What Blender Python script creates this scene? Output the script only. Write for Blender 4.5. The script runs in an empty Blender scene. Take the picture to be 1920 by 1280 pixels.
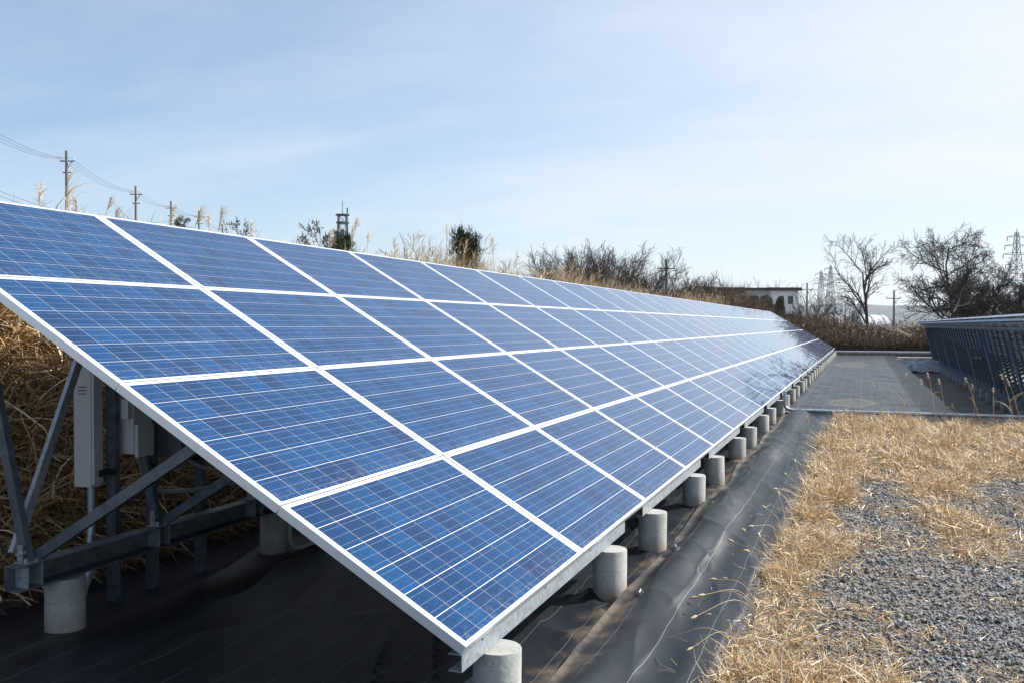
import bpy, math, random
import numpy as np
from mathutils import Vector, Matrix

rng = np.random.default_rng(7)
random.seed(7)
scene = bpy.context.scene
col = scene.collection
R = math.radians

# ------------------------------------------------------------------ camera
CAM = Vector((1.454, -3.426, 1.713))
cam_data = bpy.data.cameras.new('camera')
cam_data.sensor_width = 36.0
cam_data.sensor_fit = 'HORIZONTAL'
cam_data.lens = 33.53
cam_data.clip_start = 0.05
cam_data.clip_end = 20000
cam = bpy.data.objects.new('camera', cam_data)
col.objects.link(cam)
cam.location = CAM
cam.rotation_euler = (R(90 - 0.977), 0, R(20.22))
scene.camera = cam

# ------------------------------------------------------------------ light
SUN_AZ, SUN_EL = 54.0, 42.5            # azimuth clockwise from +Y
sdir = Vector((math.cos(R(SUN_EL)) * math.sin(R(SUN_AZ)), math.cos(R(SUN_EL)) * math.cos(R(SUN_AZ)), math.sin(R(SUN_EL))))
sun = bpy.data.lights.new('sun', 'SUN')
sun.energy = 5.0
sun.angle = R(0.55)
sun.color = (1.0, 0.95, 0.88)
sun_o = bpy.data.objects.new('sun', sun)
col.objects.link(sun_o)
sun_o.rotation_euler = (-sdir).to_track_quat('-Z', 'Y').to_euler()

world = bpy.data.worlds.new('World')
scene.world = world
world.use_nodes = True
wn, wl = world.node_tree.nodes, world.node_tree.links
wn.clear()
w_out = wn.new('ShaderNodeOutputWorld')
w_bg = wn.new('ShaderNodeBackground')
w_bg.inputs['Strength'].default_value = 0.092
sky = wn.new('ShaderNodeTexSky')
sky.sky_type = 'NISHITA'
sky.sun_disc = False
sky.sun_elevation = R(SUN_EL)
sky.sun_rotation = R(SUN_AZ)
sky.air_density = 1.0
sky.dust_density = 0.3
sky.ozone_density = 4.0
# thin cirrus: noise on a flat cloud layer seen by direction
tc = wn.new('ShaderNodeTexCoord')
sep = wn.new('ShaderNodeSeparateXYZ'); wl.new(tc.outputs['Generated'], sep.inputs[0])
den = wn.new('ShaderNodeMath'); den.operation = 'ADD'; den.inputs[1].default_value = 0.22
wl.new(sep.outputs['Z'], den.inputs[0])
mx = wn.new('ShaderNodeMath'); mx.operation = 'MAXIMUM'; mx.inputs[1].default_value = 0.05
wl.new(den.outputs[0], mx.inputs[0])
dx = wn.new('ShaderNodeMath'); dx.operation = 'DIVIDE'
dy = wn.new('ShaderNodeMath'); dy.operation = 'DIVIDE'
wl.new(sep.outputs['X'], dx.inputs[0]); wl.new(mx.outputs[0], dx.inputs[1])
wl.new(sep.outputs['Y'], dy.inputs[0]); wl.new(mx.outputs[0], dy.inputs[1])
comb = wn.new('ShaderNodeCombineXYZ')
wl.new(dx.outputs[0], comb.inputs[0]); wl.new(dy.outputs[0], comb.inputs[1])
def cloud_noise(rot, sc, detail, dist, lo, hi):
    m = wn.new('ShaderNodeMapping')
    m.inputs['Rotation'].default_value = (0, 0, R(rot))
    m.inputs['Scale'].default_value = sc
    wl.new(comb.outputs[0], m.inputs[0])
    n = wn.new('ShaderNodeTexNoise')
    n.inputs['Scale'].default_value = 1.0
    n.inputs['Detail'].default_value = detail
    n.inputs['Roughness'].default_value = 0.55
    n.inputs['Distortion'].default_value = dist
    wl.new(m.outputs[0], n.inputs['Vector'])
    r = wn.new('ShaderNodeMapRange'); r.interpolation_type = 'SMOOTHSTEP'
    r.inputs['From Min'].default_value = lo; r.inputs['From Max'].default_value = hi
    wl.new(n.outputs['Fac'], r.inputs['Value'])
    return r
c1 = cloud_noise(-28, (0.55, 1.3, 1), 7, 0.5, 0.34, 0.75)
c2 = cloud_noise(20, (2.2, 4.5, 1), 6, 0.8, 0.35, 0.8)
def wmath(op, a, b, c=None):
    m = wn.new('ShaderNodeMath'); m.operation = op
    for i, v in enumerate((a, b) if c is None else (a, b, c)):
        if isinstance(v, (int, float)):
            m.inputs[i].default_value = v
        else:
            wl.new(v, m.inputs[i])
    return m.outputs[0]
# veil of thin high haze: thicker along the horizon and towards the sun
hz = wmath('POWER', 2.718, wmath('MULTIPLY', wmath('MAXIMUM', sep.outputs['Z'], 0.0), -5.0))
dot = wn.new('ShaderNodeVectorMath'); dot.operation = 'DOT_PRODUCT'
wl.new(tc.outputs['Generated'], dot.inputs[0]); dot.inputs[1].default_value = tuple(sdir)
glow = wmath('POWER', wmath('MULTIPLY_ADD', dot.outputs['Value'], 0.5, 0.5), 3.2)
veil = wmath('MULTIPLY_ADD', hz, 0.24, -0.13)
veil = wmath('MULTIPLY_ADD', glow, 1.38, veil)
veil = wmath('MULTIPLY_ADD', c1.outputs[0], 0.32, veil)
veil = wmath('MULTIPLY_ADD', c2.outputs[0], 0.10, veil)
veil = wmath('MAXIMUM', wmath('MINIMUM', veil, 0.97), 0.0)
mixc = wn.new('ShaderNodeMix'); mixc.data_type = 'RGBA'
wl.new(veil, mixc.inputs['Factor'])
wl.new(sky.outputs[0], mixc.inputs['A'])
mixc.inputs['B'].default_value = (5.9, 6.3, 6.8, 1)
wl.new(mixc.outputs['Result'], w_bg.inputs['Color'])
wl.new(w_bg.outputs[0], w_out.inputs['Surface'])

vs = scene.view_settings
vs.view_transform = 'Standard'
vs.look = 'None'
vs.exposure = 0.72
vs.gamma = 1.0
vs.use_curve_mapping = False
scene.cycles.max_bounces = 6
scene.cycles.diffuse_bounces = 2
scene.cycles.transparent_max_bounces = 8
scene.cycles.caustics_reflective = False
scene.cycles.caustics_refractive = False

# ------------------------------------------------------------------ materials
class NT:
    """small helper round a material's node tree"""
    def __init__(self, name):
        self.m = bpy.data.materials.new(name)
        self.m.use_nodes = True
        self.n, self.l = self.m.node_tree.nodes, self.m.node_tree.links
        self.b = self.n['Principled BSDF']
    def node(self, t, **kw):
        x = self.n.new(t)
        for k, v in kw.items():
            if hasattr(x, k) and k not in ('Scale',):
                setattr(x, k, v)
            else:
                x.inputs[k].default_value = v
        return x
    def set(self, **kw):
        for k, v in kw.items():
            self.b.inputs[k.replace('_', ' ')].default_value = v
    def link(self, a, b):
        self.l.new(a, b)
    def coord(self, kind='Object', scale=None):
        t = self.node('ShaderNodeTexCoord')
        o = t.outputs[kind]
        if scale is not None:
            mp = self.node('ShaderNodeMapping')
            mp.inputs['Scale'].default_value = scale
            self.link(o, mp.inputs[0])
            o = mp.outputs[0]
        return o
    def noise(self, vec, scale, detail=4, rough=0.55, dist=0.0):
        n = self.node('ShaderNodeTexNoise')
        n.inputs['Scale'].default_value = scale
        n.inputs['Detail'].default_value = detail
        n.inputs['Roughness'].default_value = rough
        n.inputs['Distortion'].default_value = dist
        self.link(vec, n.inputs['Vector'])
        return n.outputs['Fac']
    def ramp(self, fac, stops):
        r = self.node('ShaderNodeValToRGB')
        e = r.color_ramp.elements
        while len(e) < len(stops):
            e.new(0.5)
        for el, (p, c) in zip(e, stops):
            el.position = p
            el.color = (*c, 1) if len(c) == 3 else c
        self.link(fac, r.inputs[0])
        return r.outputs[0]
    def math(self, op, a, b=0.0, c=None):
        m = self.node('ShaderNodeMath', operation=op)
        for i, v in enumerate((a, b) if c is None else (a, b, c)):
            if isinstance(v, (int, float)):
                m.inputs[i].default_value = v
            else:
                self.link(v, m.inputs[i])
        return m.outputs[0]
    def mix(self, fac, a, b, blend='MIX'):
        m = self.node('ShaderNodeMix', data_type='RGBA', blend_type=blend)
        for k, v in (('Factor', fac), ('A', a), ('B', b)):
            if isinstance(v, (int, float)):
                m.inputs[k].default_value = v
            elif isinstance(v, tuple):
                m.inputs[k].default_value = (*v, 1)
            else:
                self.link(v, m.inputs[k])
        return m.outputs['Result']
    def bump(self, h, strength, dist):
        b = self.node('ShaderNodeBump')
        b.inputs['Strength'].default_value = strength
        b.inputs['Distance'].default_value = dist
        self.link(h, b.inputs['Height'])
        self.link(b.outputs[0], self.b.inputs['Normal'])
    def color(self, c):
        if isinstance(c, tuple):
            self.b.inputs['Base Color'].default_value = (*c, 1)
        else:
            self.link(c, self.b.inputs['Base Color'])
        return self

M = {}
def simple(name, c, rough=0.6, metal=0.0, var=0.0, scale=8.0, spec=0.5, bump=0.0):
    t = NT(name)
    t.set(Roughness=rough, Metallic=metal)
    t.b.inputs['Specular IOR Level'].default_value = spec
    if var or bump:
        f = t.noise(t.coord(), scale, 5)
        if var:
            t.color(t.mix(f, tuple(x * (1 - var) for x in c), tuple(min(1, x * (1 + var)) for x in c)))
        else:
            t.color(c)
        if bump:
            t.bump(f, bump, 0.02)
    else:
        t.color(c)
    M[name] = t.m
    return t

def make_materials():
    # ---- silicon cell: three busbars along the row, crystal flakes, glass coat
    t = NT('silicon_cell')
    uv = t.coord('UV')
    s = t.node('ShaderNodeSeparateXYZ'); t.link(uv, s.inputs[0])
    v3 = t.math('FRACT', t.math('MULTIPLY', s.outputs['Y'], 3.0))
    d = t.math('ABSOLUTE', t.math('SUBTRACT', v3, 0.5))
    bus = t.math('LESS_THAN', d, 0.0135)
    at = t.node('ShaderNodeAttribute', attribute_name='rnd')
    oi = t.node('ShaderNodeObjectInfo')
    rnd = t.math('FRACT', t.math('MULTIPLY_ADD', oi.outputs['Random'], 17.31, at.outputs['Fac']))
    vor = t.node('ShaderNodeTexVoronoi'); vor.inputs['Scale'].default_value = 60
    t.link(t.coord('Object'), vor.inputs['Vector'])
    base = t.ramp(rnd, [(0.0, (0.0003, 0.028, 0.100)), (0.45, (0.0003, 0.035, 0.120)), (0.8, (0.0003, 0.045, 0.142)), (0.93, (0.0006, 0.028, 0.097)), (1.0, (0.0015, 0.023, 0.085))])
    sepc = t.node('ShaderNodeSeparateColor'); t.link(vor.outputs['Color'], sepc.inputs[0])
    fl = t.math('MULTIPLY_ADD', sepc.outputs[0], 0.5, 0.75)
    base2 = t.mix(1.0, base, (1, 1, 1), 'MULTIPLY')
    hsv = t.node('ShaderNodeHueSaturation'); t.link(base2, hsv.inputs['Color']); t.link(fl, hsv.inputs['Value'])
    geo = t.node('ShaderNodeNewGeometry')
    mp = t.node('ShaderNodeMapping'); mp.inputs['Scale'].default_value = (2.2, 9.0, 2.2); t.link(geo.outputs['Position'], mp.inputs[0])
    dust = t.ramp(t.noise(mp.outputs[0], 1.0, 7, 0.65), [(0.45, (0, 0, 0)), (0.80, (1, 1, 1))])
    speck = t.math('GREATER_THAN', t.noise(geo.outputs['Position'], 95, 2, 0.5), 0.715)
    sp3 = t.node('ShaderNodeSeparateXYZ'); t.link(geo.outputs['Position'], sp3.inputs[0])
    fv = t.math('FRACT', t.math('DIVIDE', t.math('SUBTRACT', sp3.outputs['Z'], 0.45), 0.5066 * 0.99))
    low = t.node('ShaderNodeMapRange'); low.interpolation_type = 'SMOOTHSTEP'; low.inputs['From Min'].default_value = 0.16; low.inputs['From Max'].default_value = 0.01
    t.link(fv, low.inputs['Value'])
    grime = t.math('MULTIPLY', low.outputs[0], t.math('GREATER_THAN', t.noise(geo.outputs['Position'], 26, 6, 0.75), 0.53))
    dustf = t.math('ADD', t.math('ADD', t.math('MULTIPLY', dust, 0.012), t.math('MULTIPLY', speck, 0.08)), t.math('MULTIPLY', grime, 0.11))
    t.color(t.mix(dustf, t.mix(bus, hsv.outputs[0], (0.19, 0.24, 0.31)), (0.36, 0.37, 0.38)))
    rg = t.node('ShaderNodeMapRange'); rg.inputs['To Min'].default_value = 0.02; rg.inputs['To Max'].default_value = 0.06
    t.link(dust, rg.inputs['Value']); t.link(rg.outputs[0], t.b.inputs['Coat Roughness'])
    t.set(Roughness=0.45, IOR=1.45)
    t.b.inputs['Specular IOR Level'].default_value = 0.0
    t.b.inputs['Coat Weight'].default_value = 1.0
    t.b.inputs['Coat IOR'].default_value = 1.29
    M['silicon_cell'] = t.m
    # ---- white backsheet behind glass
    t = NT('backsheet'); t.color((0.66, 0.68, 0.72)); t.set(Roughness=0.6)
    t.b.inputs['Coat Weight'].default_value = 1.0
    t.b.inputs['Coat Roughness'].default_value = 0.06
    t.b.inputs['Coat IOR'].default_value = 1.45
    M['backsheet'] = t.m
    # ---- anodised aluminium
    t = NT('aluminium'); f = t.noise(t.coord(scale=(1, 30, 30)), 6, 4)
    t.color(t.ramp(f, [(0.3, (0.66, 0.70, 0.75)), (0.7, (0.77, 0.80, 0.84))]))
    t.set(Metallic=0.55, Roughness=0.38); M['aluminium'] = t.m
    # ---- galvanised steel with spangle
    t = NT('galvanised_steel'); c = t.coord()
    vor = t.node('ShaderNodeTexVoronoi'); vor.inputs['Scale'].default_value = 45; t.link(c, vor.inputs['Vector'])
    sp = t.node('ShaderNodeSeparateColor'); t.link(vor.outputs['Color'], sp.inputs[0])
    f = t.math('ADD', t.math('MULTIPLY', sp.outputs[0], 0.35), t.math('MULTIPLY', t.noise(c, 5, 6), 0.65))
    t.color(t.ramp(f, [(0.25, (0.28, 0.33, 0.38)), (0.75, (0.50, 0.55, 0.60))]))
    t.set(Metallic=0.6, Roughness=0.48); M['galvanised_steel'] = t.m
    t = NT('dull_steel'); f = t.noise(t.coord(), 14, 6)
    t.color(t.ramp(f, [(0.3, (0.08, 0.105, 0.135)), (0.7, (0.17, 0.21, 0.25))]))
    t.set(Metallic=0.55, Roughness=0.5); M['dull_steel'] = t.m
    # ---- concrete pile: pores, casting bands, soil stain at the foot
    t = NT('pile_concrete'); c0 = t.coord()
    oi = t.node('ShaderNodeObjectInfo'); ad = t.node('ShaderNodeVectorMath', operation='MULTIPLY_ADD')
    ad.inputs[1].default_value = (1, 1, 0); ad.inputs[0].default_value = (0, 0, 0)
    cx = t.node('ShaderNodeCombineXYZ'); t.link(t.math('MULTIPLY', oi.outputs['Random'], 37.0), cx.inputs[0]); t.link(t.math('MULTIPLY', oi.outputs['Random'], 91.0), cx.inputs[1])
    ad = t.node('ShaderNodeVectorMath', operation='ADD'); t.link(c0, ad.inputs[0]); t.link(cx.outputs[0], ad.inputs[1])
    c = ad.outputs[0]
    big = t.noise(c, 6, 6, 0.6); fine = t.noise(c, 60, 5, 0.6)
    vor = t.node('ShaderNodeTexVoronoi'); vor.inputs['Scale'].default_value = 38; t.link(c, vor.inputs['Vector'])
    pore = t.math('LESS_THAN', vor.outputs['Distance'], t.math('MULTIPLY', t.noise(c, 11, 2), 0.27))
    base = t.ramp(t.math('ADD', t.math('MULTIPLY', big, 0.6), t.math('MULTIPLY', fine, 0.4)), [(0.3, (0.24, 0.245, 0.24)), (0.7, (0.44, 0.445, 0.43))])
    base = t.mix(t.math('MULTIPLY', pore, 0.7), base, (0.10, 0.10, 0.10))
    s = t.node('ShaderNodeSeparateXYZ'); t.link(c, s.inputs[0])
    mr = t.node('ShaderNodeMapRange'); mr.inputs['From Min'].default_value = 0.16; mr.inputs['From Max'].default_value = 0.0
    t.link(t.math('ADD', s.outputs['Z'], t.math('MULTIPLY', t.math('SUBTRACT', t.noise(c, 9, 4), 0.5), 0.16)), mr.inputs['Value'])
    base = t.mix(t.math('MULTIPLY', mr.outputs[0], 0.8), base, (0.20, 0.14, 0.085))
    band = t.math('LESS_THAN', t.math('ABSOLUTE', t.math('SUBTRACT', s.outputs['Z'], t.math('MULTIPLY_ADD', t.noise(c, 3, 2), 0.02, 0.20))), 0.0016)
    base = t.mix(t.math('MULTIPLY', band, 0.5), base, (0.15, 0.15, 0.15))
    t.color(base); t.set(Roughness=0.9)
    t.bump(t.math('SUBTRACT', fine, t.math('MULTIPLY', pore, 1.5)), 0.35, 0.006)
    M['pile_concrete'] = t.m
    # ---- woven weed mat: black fabric, pale stitched lines along the row, dust
    def mat(name, dust, dirt_x, lw=0.015):
        t = NT(name); c = t.coord()
        s = t.node('ShaderNodeSeparateXYZ'); t.link(c, s.inputs[0])
        wob = t.math('MULTIPLY', t.math('SUBTRACT', t.noise(c, 1.3, 3), 0.5), 0.05)
        xx = t.math('ADD', s.outputs['X'], wob)
        fr = t.math('FRACT', t.math('DIVIDE', xx, 0.235))
        line = t.math('LESS_THAN', fr, lw)
        weave = t.node('ShaderNodeTexWave'); weave.inputs['Scale'].default_value = 55; weave.bands_direction = 'Y'
        weave.inputs['Distortion'].default_value = 1.5
        t.link(c, weave.inputs['Vector'])
        n1 = t.noise(c, 1.6, 7, 0.62); n2 = t.noise(t.coord(scale=(1, 0.25, 1)), 7, 5, 0.6)
        basec = t.mix(weave.outputs['Fac'], (0.008, 0.010, 0.014), (0.016, 0.020, 0.027))
        dm = t.node('ShaderNodeMapRange'); dm.inputs['From Min'].default_value = 0.46; dm.inputs['From Max'].default_value = 0.74
        t.link(t.math('ADD', t.math('MULTIPLY', n1, 0.7), t.math('MULTIPLY', n2, 0.3)), dm.inputs['Value'])
        basec = t.mix(t.math('MULTIPLY', dm.outputs[0], dust), basec, (0.19, 0.21, 0.24))
        # soil washed out along the pile row
        g = t.node('ShaderNodeMapRange'); g.interpolation_type = 'SMOOTHSTEP'
        g.inputs['From Min'].default_value = 0.24; g.inputs['From Max'].default_value = 0.0
        dist = t.math('ABSOLUTE', t.math('SUBTRACT', s.outputs['X'], dirt_x))
        t.link(t.math('ADD', dist, t.math('MULTIPLY', t.math('SUBTRACT', t.noise(c, 2.3, 7, 0.65), 0.42), 1.1)), g.inputs['Value'])
        sand = t.noise(c, 220, 2)
        soil = t.mix(sand, (0.17, 0.12, 0.075), (0.36, 0.29, 0.21))
        basec = t.mix(t.math('MULTIPLY', g.outputs[0], 0.42), basec, soil)
        if name == 'weed_mat_dusty':                              # dried puddles
            for cx_, cy_, rx, ry in ((1.25, 18.2, 0.55, 1.3), (1.0, 39.5, 0.7, 3.2)):
                ex = t.math('DIVIDE', t.math('SUBTRACT', s.outputs['X'], cx_), rx); ey = t.math('DIVIDE', t.math('SUBTRACT', s.outputs['Y'], cy_), ry)
                rr = t.math('ADD', t.math('SQRT', t.math('ADD', t.math('MULTIPLY', ex, ex), t.math('MULTIPLY', ey, ey))), t.math('MULTIPLY', t.math('SUBTRACT', t.noise(c, 2.2, 5), 0.5), 0.8))
                stain = t.ramp(rr, [(0.0, (0.45, 0.45, 0.45)), (0.55, (0.25, 0.25, 0.25)), (0.8, (0.75, 0.75, 0.75)), (1.0, (0, 0, 0))])
                basec = t.mix(t.math('MULTIPLY', stain, 0.6), basec, (0.20, 0.165, 0.12))
        basec = t.mix(t.math('MULTIPLY', line, 0.55), basec, (0.22, 0.24, 0.23))
        t.color(basec)
        t.set(Roughness=0.40)
        t.b.inputs['Specular IOR Level'].default_value = 0.24
        t.bump(t.math('ADD', t.math('MULTIPLY', weave.outputs['Fac'], 0.15), n2), 0.35, 0.015)
        M[name] = t.m
    mat('weed_mat', 0.08, 0.10)
    mat('weed_mat_dusty', 0.34, 0.02, 0.024)
    # ---- ground: crushed stone over soil
    t = NT('crushed_stone_ground'); c = t.coord()
    vor = t.node('ShaderNodeTexVoronoi'); vor.inputs['Scale'].default_value = 62; t.link(c, vor.inputs['Vector'])
    sp = t.node('ShaderNodeSeparateColor'); t.link(vor.outputs['Color'], sp.inputs[0])
    n = t.noise(c, 0.9, 6)
    stone = t.ramp(sp.outputs[0], [(0.0, (0.075, 0.08, 0.085)), (0.6, (0.17, 0.175, 0.18)), (1.0, (0.30, 0.30, 0.295))])
    earth = t.ramp(t.noise(c, 14, 6), [(0.3, (0.085, 0.066, 0.045)), (0.7, (0.19, 0.15, 0.10))])
    t.color(t.mix(t.ramp(n, [(0.42, (0, 0, 0)), (0.62, (1, 1, 1))]), stone, t.mix(0.5, stone, earth)))
    t.set(Roughness=0.92); t.bump(t.math('SUBTRACT', 1.0, vor.outputs['Distance']), 0.7, 0.012)
    M['crushed_stone_ground'] = t.m
    # ---- blades and twigs with colour per blade
    def blade(name, rough=0.6, trans=0.0, spec=0.4):
        t = NT(name)
        a = t.node('ShaderNodeAttribute', attribute_name='tint')
        t.color(a.outputs['Color'])
        t.set(Roughness=rough)
        t.b.inputs['Specular IOR Level'].default_value = spec
        if trans:
            tr = t.node('ShaderNodeBsdfTranslucent'); t.link(a.outputs['Color'], tr.inputs['Color'])
            ms = t.node('ShaderNodeMixShader'); ms.inputs[0].default_value = trans
            t.link(t.b.outputs[0], ms.inputs[1]); t.link(tr.outputs[0], ms.inputs[2])
            t.link(ms.outputs[0], t.n['Material Output'].inputs['Surface'])
        M[name] = t.m
    blade('straw', 0.5, 0.15, 0.5)
    blade('twig', 0.8, 0.0, 0.2)
    blade('stone_chip', 0.85, 0.0, 0.4)
    t = NT('bark'); f = t.noise(t.coord(scale=(1, 1, 0.25)), 12, 6)
    t.color(t.ramp(f, [(0.3, (0.030, 0.024, 0.020)), (0.7, (0.085, 0.070, 0.058))])); t.set(Roughness=0.9); t.bump(f, 0.6, 0.03)
    M['bark'] = t.m
    simple('box_white', (0.62, 0.64, 0.64), 0.45, var=0.05)
    simple('box_grey', (0.16, 0.17, 0.18), 0.5, var=0.08)
    simple('cable_grey', (0.42, 0.42, 0.40), 0.55)
    simple('black_plastic', (0.012, 0.012, 0.013), 0.4)
    simple('rubber_black', (0.02, 0.02, 0.02), 0.7)
    simple('silver_sheet', (0.74, 0.75, 0.76), 0.35, 0.3, 0.1, 3)
    simple('pole_concrete', (0.16, 0.155, 0.15), 0.85, var=0.15)
    simple('dark_steel', (0.055, 0.058, 0.065), 0.6, 0.2, 0.1)
    simple('pylon_steel', (0.20, 0.215, 0.235), 0.6, 0.2, 0.1)
    simple('wall_white', (0.66, 0.67, 0.68), 0.7, var=0.05, scale=2)
    simple('wall_grey', (0.20, 0.185, 0.17), 0.8, var=0.15, scale=2)
    simple('roof_dark', (0.035, 0.033, 0.035), 0.6, var=0.15)
    simple('window_glass', (0.03, 0.045, 0.055), 0.06)
    simple('plastic_film', (0.62, 0.65, 0.68), 0.35, var=0.08, scale=1.5)
    simple('hill_wood', (0.055, 0.075, 0.085), 0.9, var=0.2, scale=0.01)
make_materials()

# ------------------------------------------------------------------ mesh helpers
class MB:
    def __init__(self):
        self.v, self.f = [], []
    def box(self, x0, x1, y0, y1, z0, z1):
        b = len(self.v)
        self.v += [(x0, y0, z0), (x1, y0, z0), (x1, y1, z0), (x0, y1, z0), (x0, y0, z1), (x1, y0, z1), (x1, y1, z1), (x0, y1, z1)]
        self.f += [tuple(b + i for i in q) for q in ((3, 2, 1, 0), (4, 5, 6, 7), (0, 1, 5, 4), (1, 2, 6, 5), (2, 3, 7, 6), (3, 0, 4, 7))]
        return self
    def extrude(self, prof, p0, p1, side):
        """profile [(s, u)] swept from p0 to p1; s runs along `side`, u along the third axis"""
        p0, p1 = Vector(p0), Vector(p1)
        d = (p1 - p0).normalized()
        s = Vector(side); s = (s - d * s.dot(d)).normalized()
        u = d.cross(s)
        b, n = len(self.v), len(prof)
        for p in (p0, p1):
            self.v += [tuple(p + s * a + u * c) for a, c in prof]
        self.f += [(b + i, b + (i + 1) % n, b + n + (i + 1) % n, b + n + i) for i in range(n)]
        self.f += [tuple(b + i for i in reversed(range(n))), tuple(b + n + i for i in range(n))]
        return self
    def channel(self, p0, p1, w, d, t, side):
        """C section: web along `side` (width w), flanges of depth d"""
        h = w / 2
        return self.extrude([(-h, 0), (h, 0), (h, d), (h - t, d), (h - t, t), (-h + t, t), (-h + t, d), (-h, d)], p0, p1, side)
    def bar(self, p0, p1, w, h, side=(0, 0, 1)):
        return self.extrude([(-w / 2, -h / 2), (w / 2, -h / 2), (w / 2, h / 2), (-w / 2, h / 2)], p0, p1, side)
    def tube(self, pts, r, n=8, cap=True):
        pts = [Vector(p) for p in pts]
        rs = r if isinstance(r, (list, tuple)) else [r] * len(pts)
        b = len(self.v)
        d0 = (pts[1] - pts[0]).normalized()
        ref = Vector((0, 0, 1)) if abs(d0.z) < 0.9 else Vector((1, 0, 0))
        s = d0.cross(ref).normalized()
        for i, p in enumerate(pts):
            d = (pts[min(i + 1, len(pts) - 1)] - pts[max(i - 1, 0)]).normalized()
            s = (s - d * s.dot(d)).normalized()
            u = d.cross(s)
            for k in range(n):
                a = 2 * math.pi * k / n
                self.v.append(tuple(p + (s * math.cos(a) + u * math.sin(a)) * rs[i]))
        for i in range(len(pts) - 1):
            for k in range(n):
                self.f.append((b + i * n + k, b + i * n + (k + 1) % n, b + (i + 1) * n + (k + 1) % n, b + (i + 1) * n + k))
        if cap:
            self.f.append(tuple(b + k for k in reversed(range(n))))
            self.f.append(tuple(b + (len(pts) - 1) * n + k for k in range(n)))
        return self
    def lathe(self, prof, n=40, c=(0, 0, 0)):
        b = len(self.v)
        for r, z in prof:
            for k in range(n):
                a = 2 * math.pi * k / n
                self.v.append((c[0] + r * math.cos(a), c[1] + r * math.sin(a), c[2] + z))
        m = len(prof)
        for i in range(m - 1):
            for k in range(n):
                self.f.append((b + i * n + k, b + i * n + (k + 1) % n, b + (i + 1) * n + (k + 1) % n, b + (i + 1) * n + k))
        self.f.append(tuple(b + k for k in reversed(range(n))))
        self.f.append(tuple(b + (m - 1) * n + k for k in range(n)))
        return self
    def mesh(self, name, mat, smooth=False):
        me = bpy.data.meshes.new(name)
        me.from_pydata(self.v, [], self.f)
        me.update()
        me.materials.append(M[mat])
        if smooth:
            me.shade_smooth()
            me.set_sharp_from_angle(angle=R(35))
        return me
    def build(self, name, mat, parent=None, smooth=False):
        return link(name, self.mesh(name, mat, smooth), parent)

def link(name, me, parent=None):
    o = bpy.data.objects.new(name, me)
    col.objects.link(o)
    if parent is not None:
        o.parent = parent
    return o
def empty(name, loc=(0, 0, 0)):
    o = bpy.data.objects.new(name, None)
    col.objects.link(o)
    o.location = loc
    return o
def tag(o, label=None, cat=None, group=None, kind=None):
    for k, v in (('label', label), ('category', cat), ('group', group), ('kind', kind)):
        if v:
            o[k] = v
    return o
def np_mesh(name, V, F, mat, tint=None, smooth=False):
    """V (n,3), F (m,k) arrays; tint (n,3) per vertex"""
    me = bpy.data.meshes.new(name)
    V = np.ascontiguousarray(V, dtype=np.float32)
    F = np.ascontiguousarray(F, dtype=np.int32)
    m, k = F.shape
    me.vertices.add(len(V)); me.vertices.foreach_set('co', V.ravel())
    me.loops.add(m * k); me.loops.foreach_set('vertex_index', F.ravel())
    me.polygons.add(m); me.polygons.foreach_set('loop_start', np.arange(0, m * k, k, dtype=np.int32))
    if smooth:
        me.polygons.foreach_set('use_smooth', np.ones(m, dtype=bool))
    me.update(calc_edges=True)
    if tint is not None:
        a = me.color_attributes.new('tint', 'FLOAT_COLOR', 'POINT')
        c = np.ones((len(V), 4), dtype=np.float32); c[:, :3] = tint
        a.data.foreach_set('color', c.ravel())
    me.materials.append(M[mat])
    return me
ORD = ['first', 'second', 'third', 'fourth', 'fifth', 'sixth', 'seventh', 'eighth', 'ninth', 'tenth', 'eleventh', 'twelfth', 'thirteenth', 'fourteenth', 'fifteenth', 'sixteenth', 'seventeenth', 'eighteenth', 'nineteenth', 'twentieth']
def ordinal(i):
    if i < 20:
        return ORD[i]
    n = i + 1
    tens = {2: 'twenty', 3: 'thirty', 4: 'forty'}[n // 10]
    if n % 10 == 0:
        return {2: 'twentieth', 3: 'thirtieth', 4: 'fortieth'}[n // 10]
    return tens + '-' + ORD[n % 10 - 1]

# value noise on arrays
_P = rng.random((64, 64))
def vnoise(x, y):
    x, y = np.asarray(x, float), np.asarray(y, float)
    xi, yi = np.floor(x).astype(int), np.floor(y).astype(int)
    fx, fy = x - xi, y - yi
    fx, fy = fx * fx * (3 - 2 * fx), fy * fy * (3 - 2 * fy)
    a, b = _P[xi % 64, yi % 64], _P[(xi + 1) % 64, yi % 64]
    c, d = _P[xi % 64, (yi + 1) % 64], _P[(xi + 1) % 64, (yi + 1) % 64]
    return (a * (1 - fx) + b * fx) * (1 - fy) + (c * (1 - fx) + d * fx) * fy
def fbm(x, y, o=4):
    s, a, t = 0, 1.0, 0
    for i in range(o):
        s = s + a * vnoise(x * 2 ** i + 13.7 * i, y * 2 ** i + 7.1 * i); t += a; a *= 0.5
    return s / t
def sst(a, b, x):
    t = np.clip((np.asarray(x, float) - a) / (b - a), 0, 1)
    return t * t * (3 - 2 * t)

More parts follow.
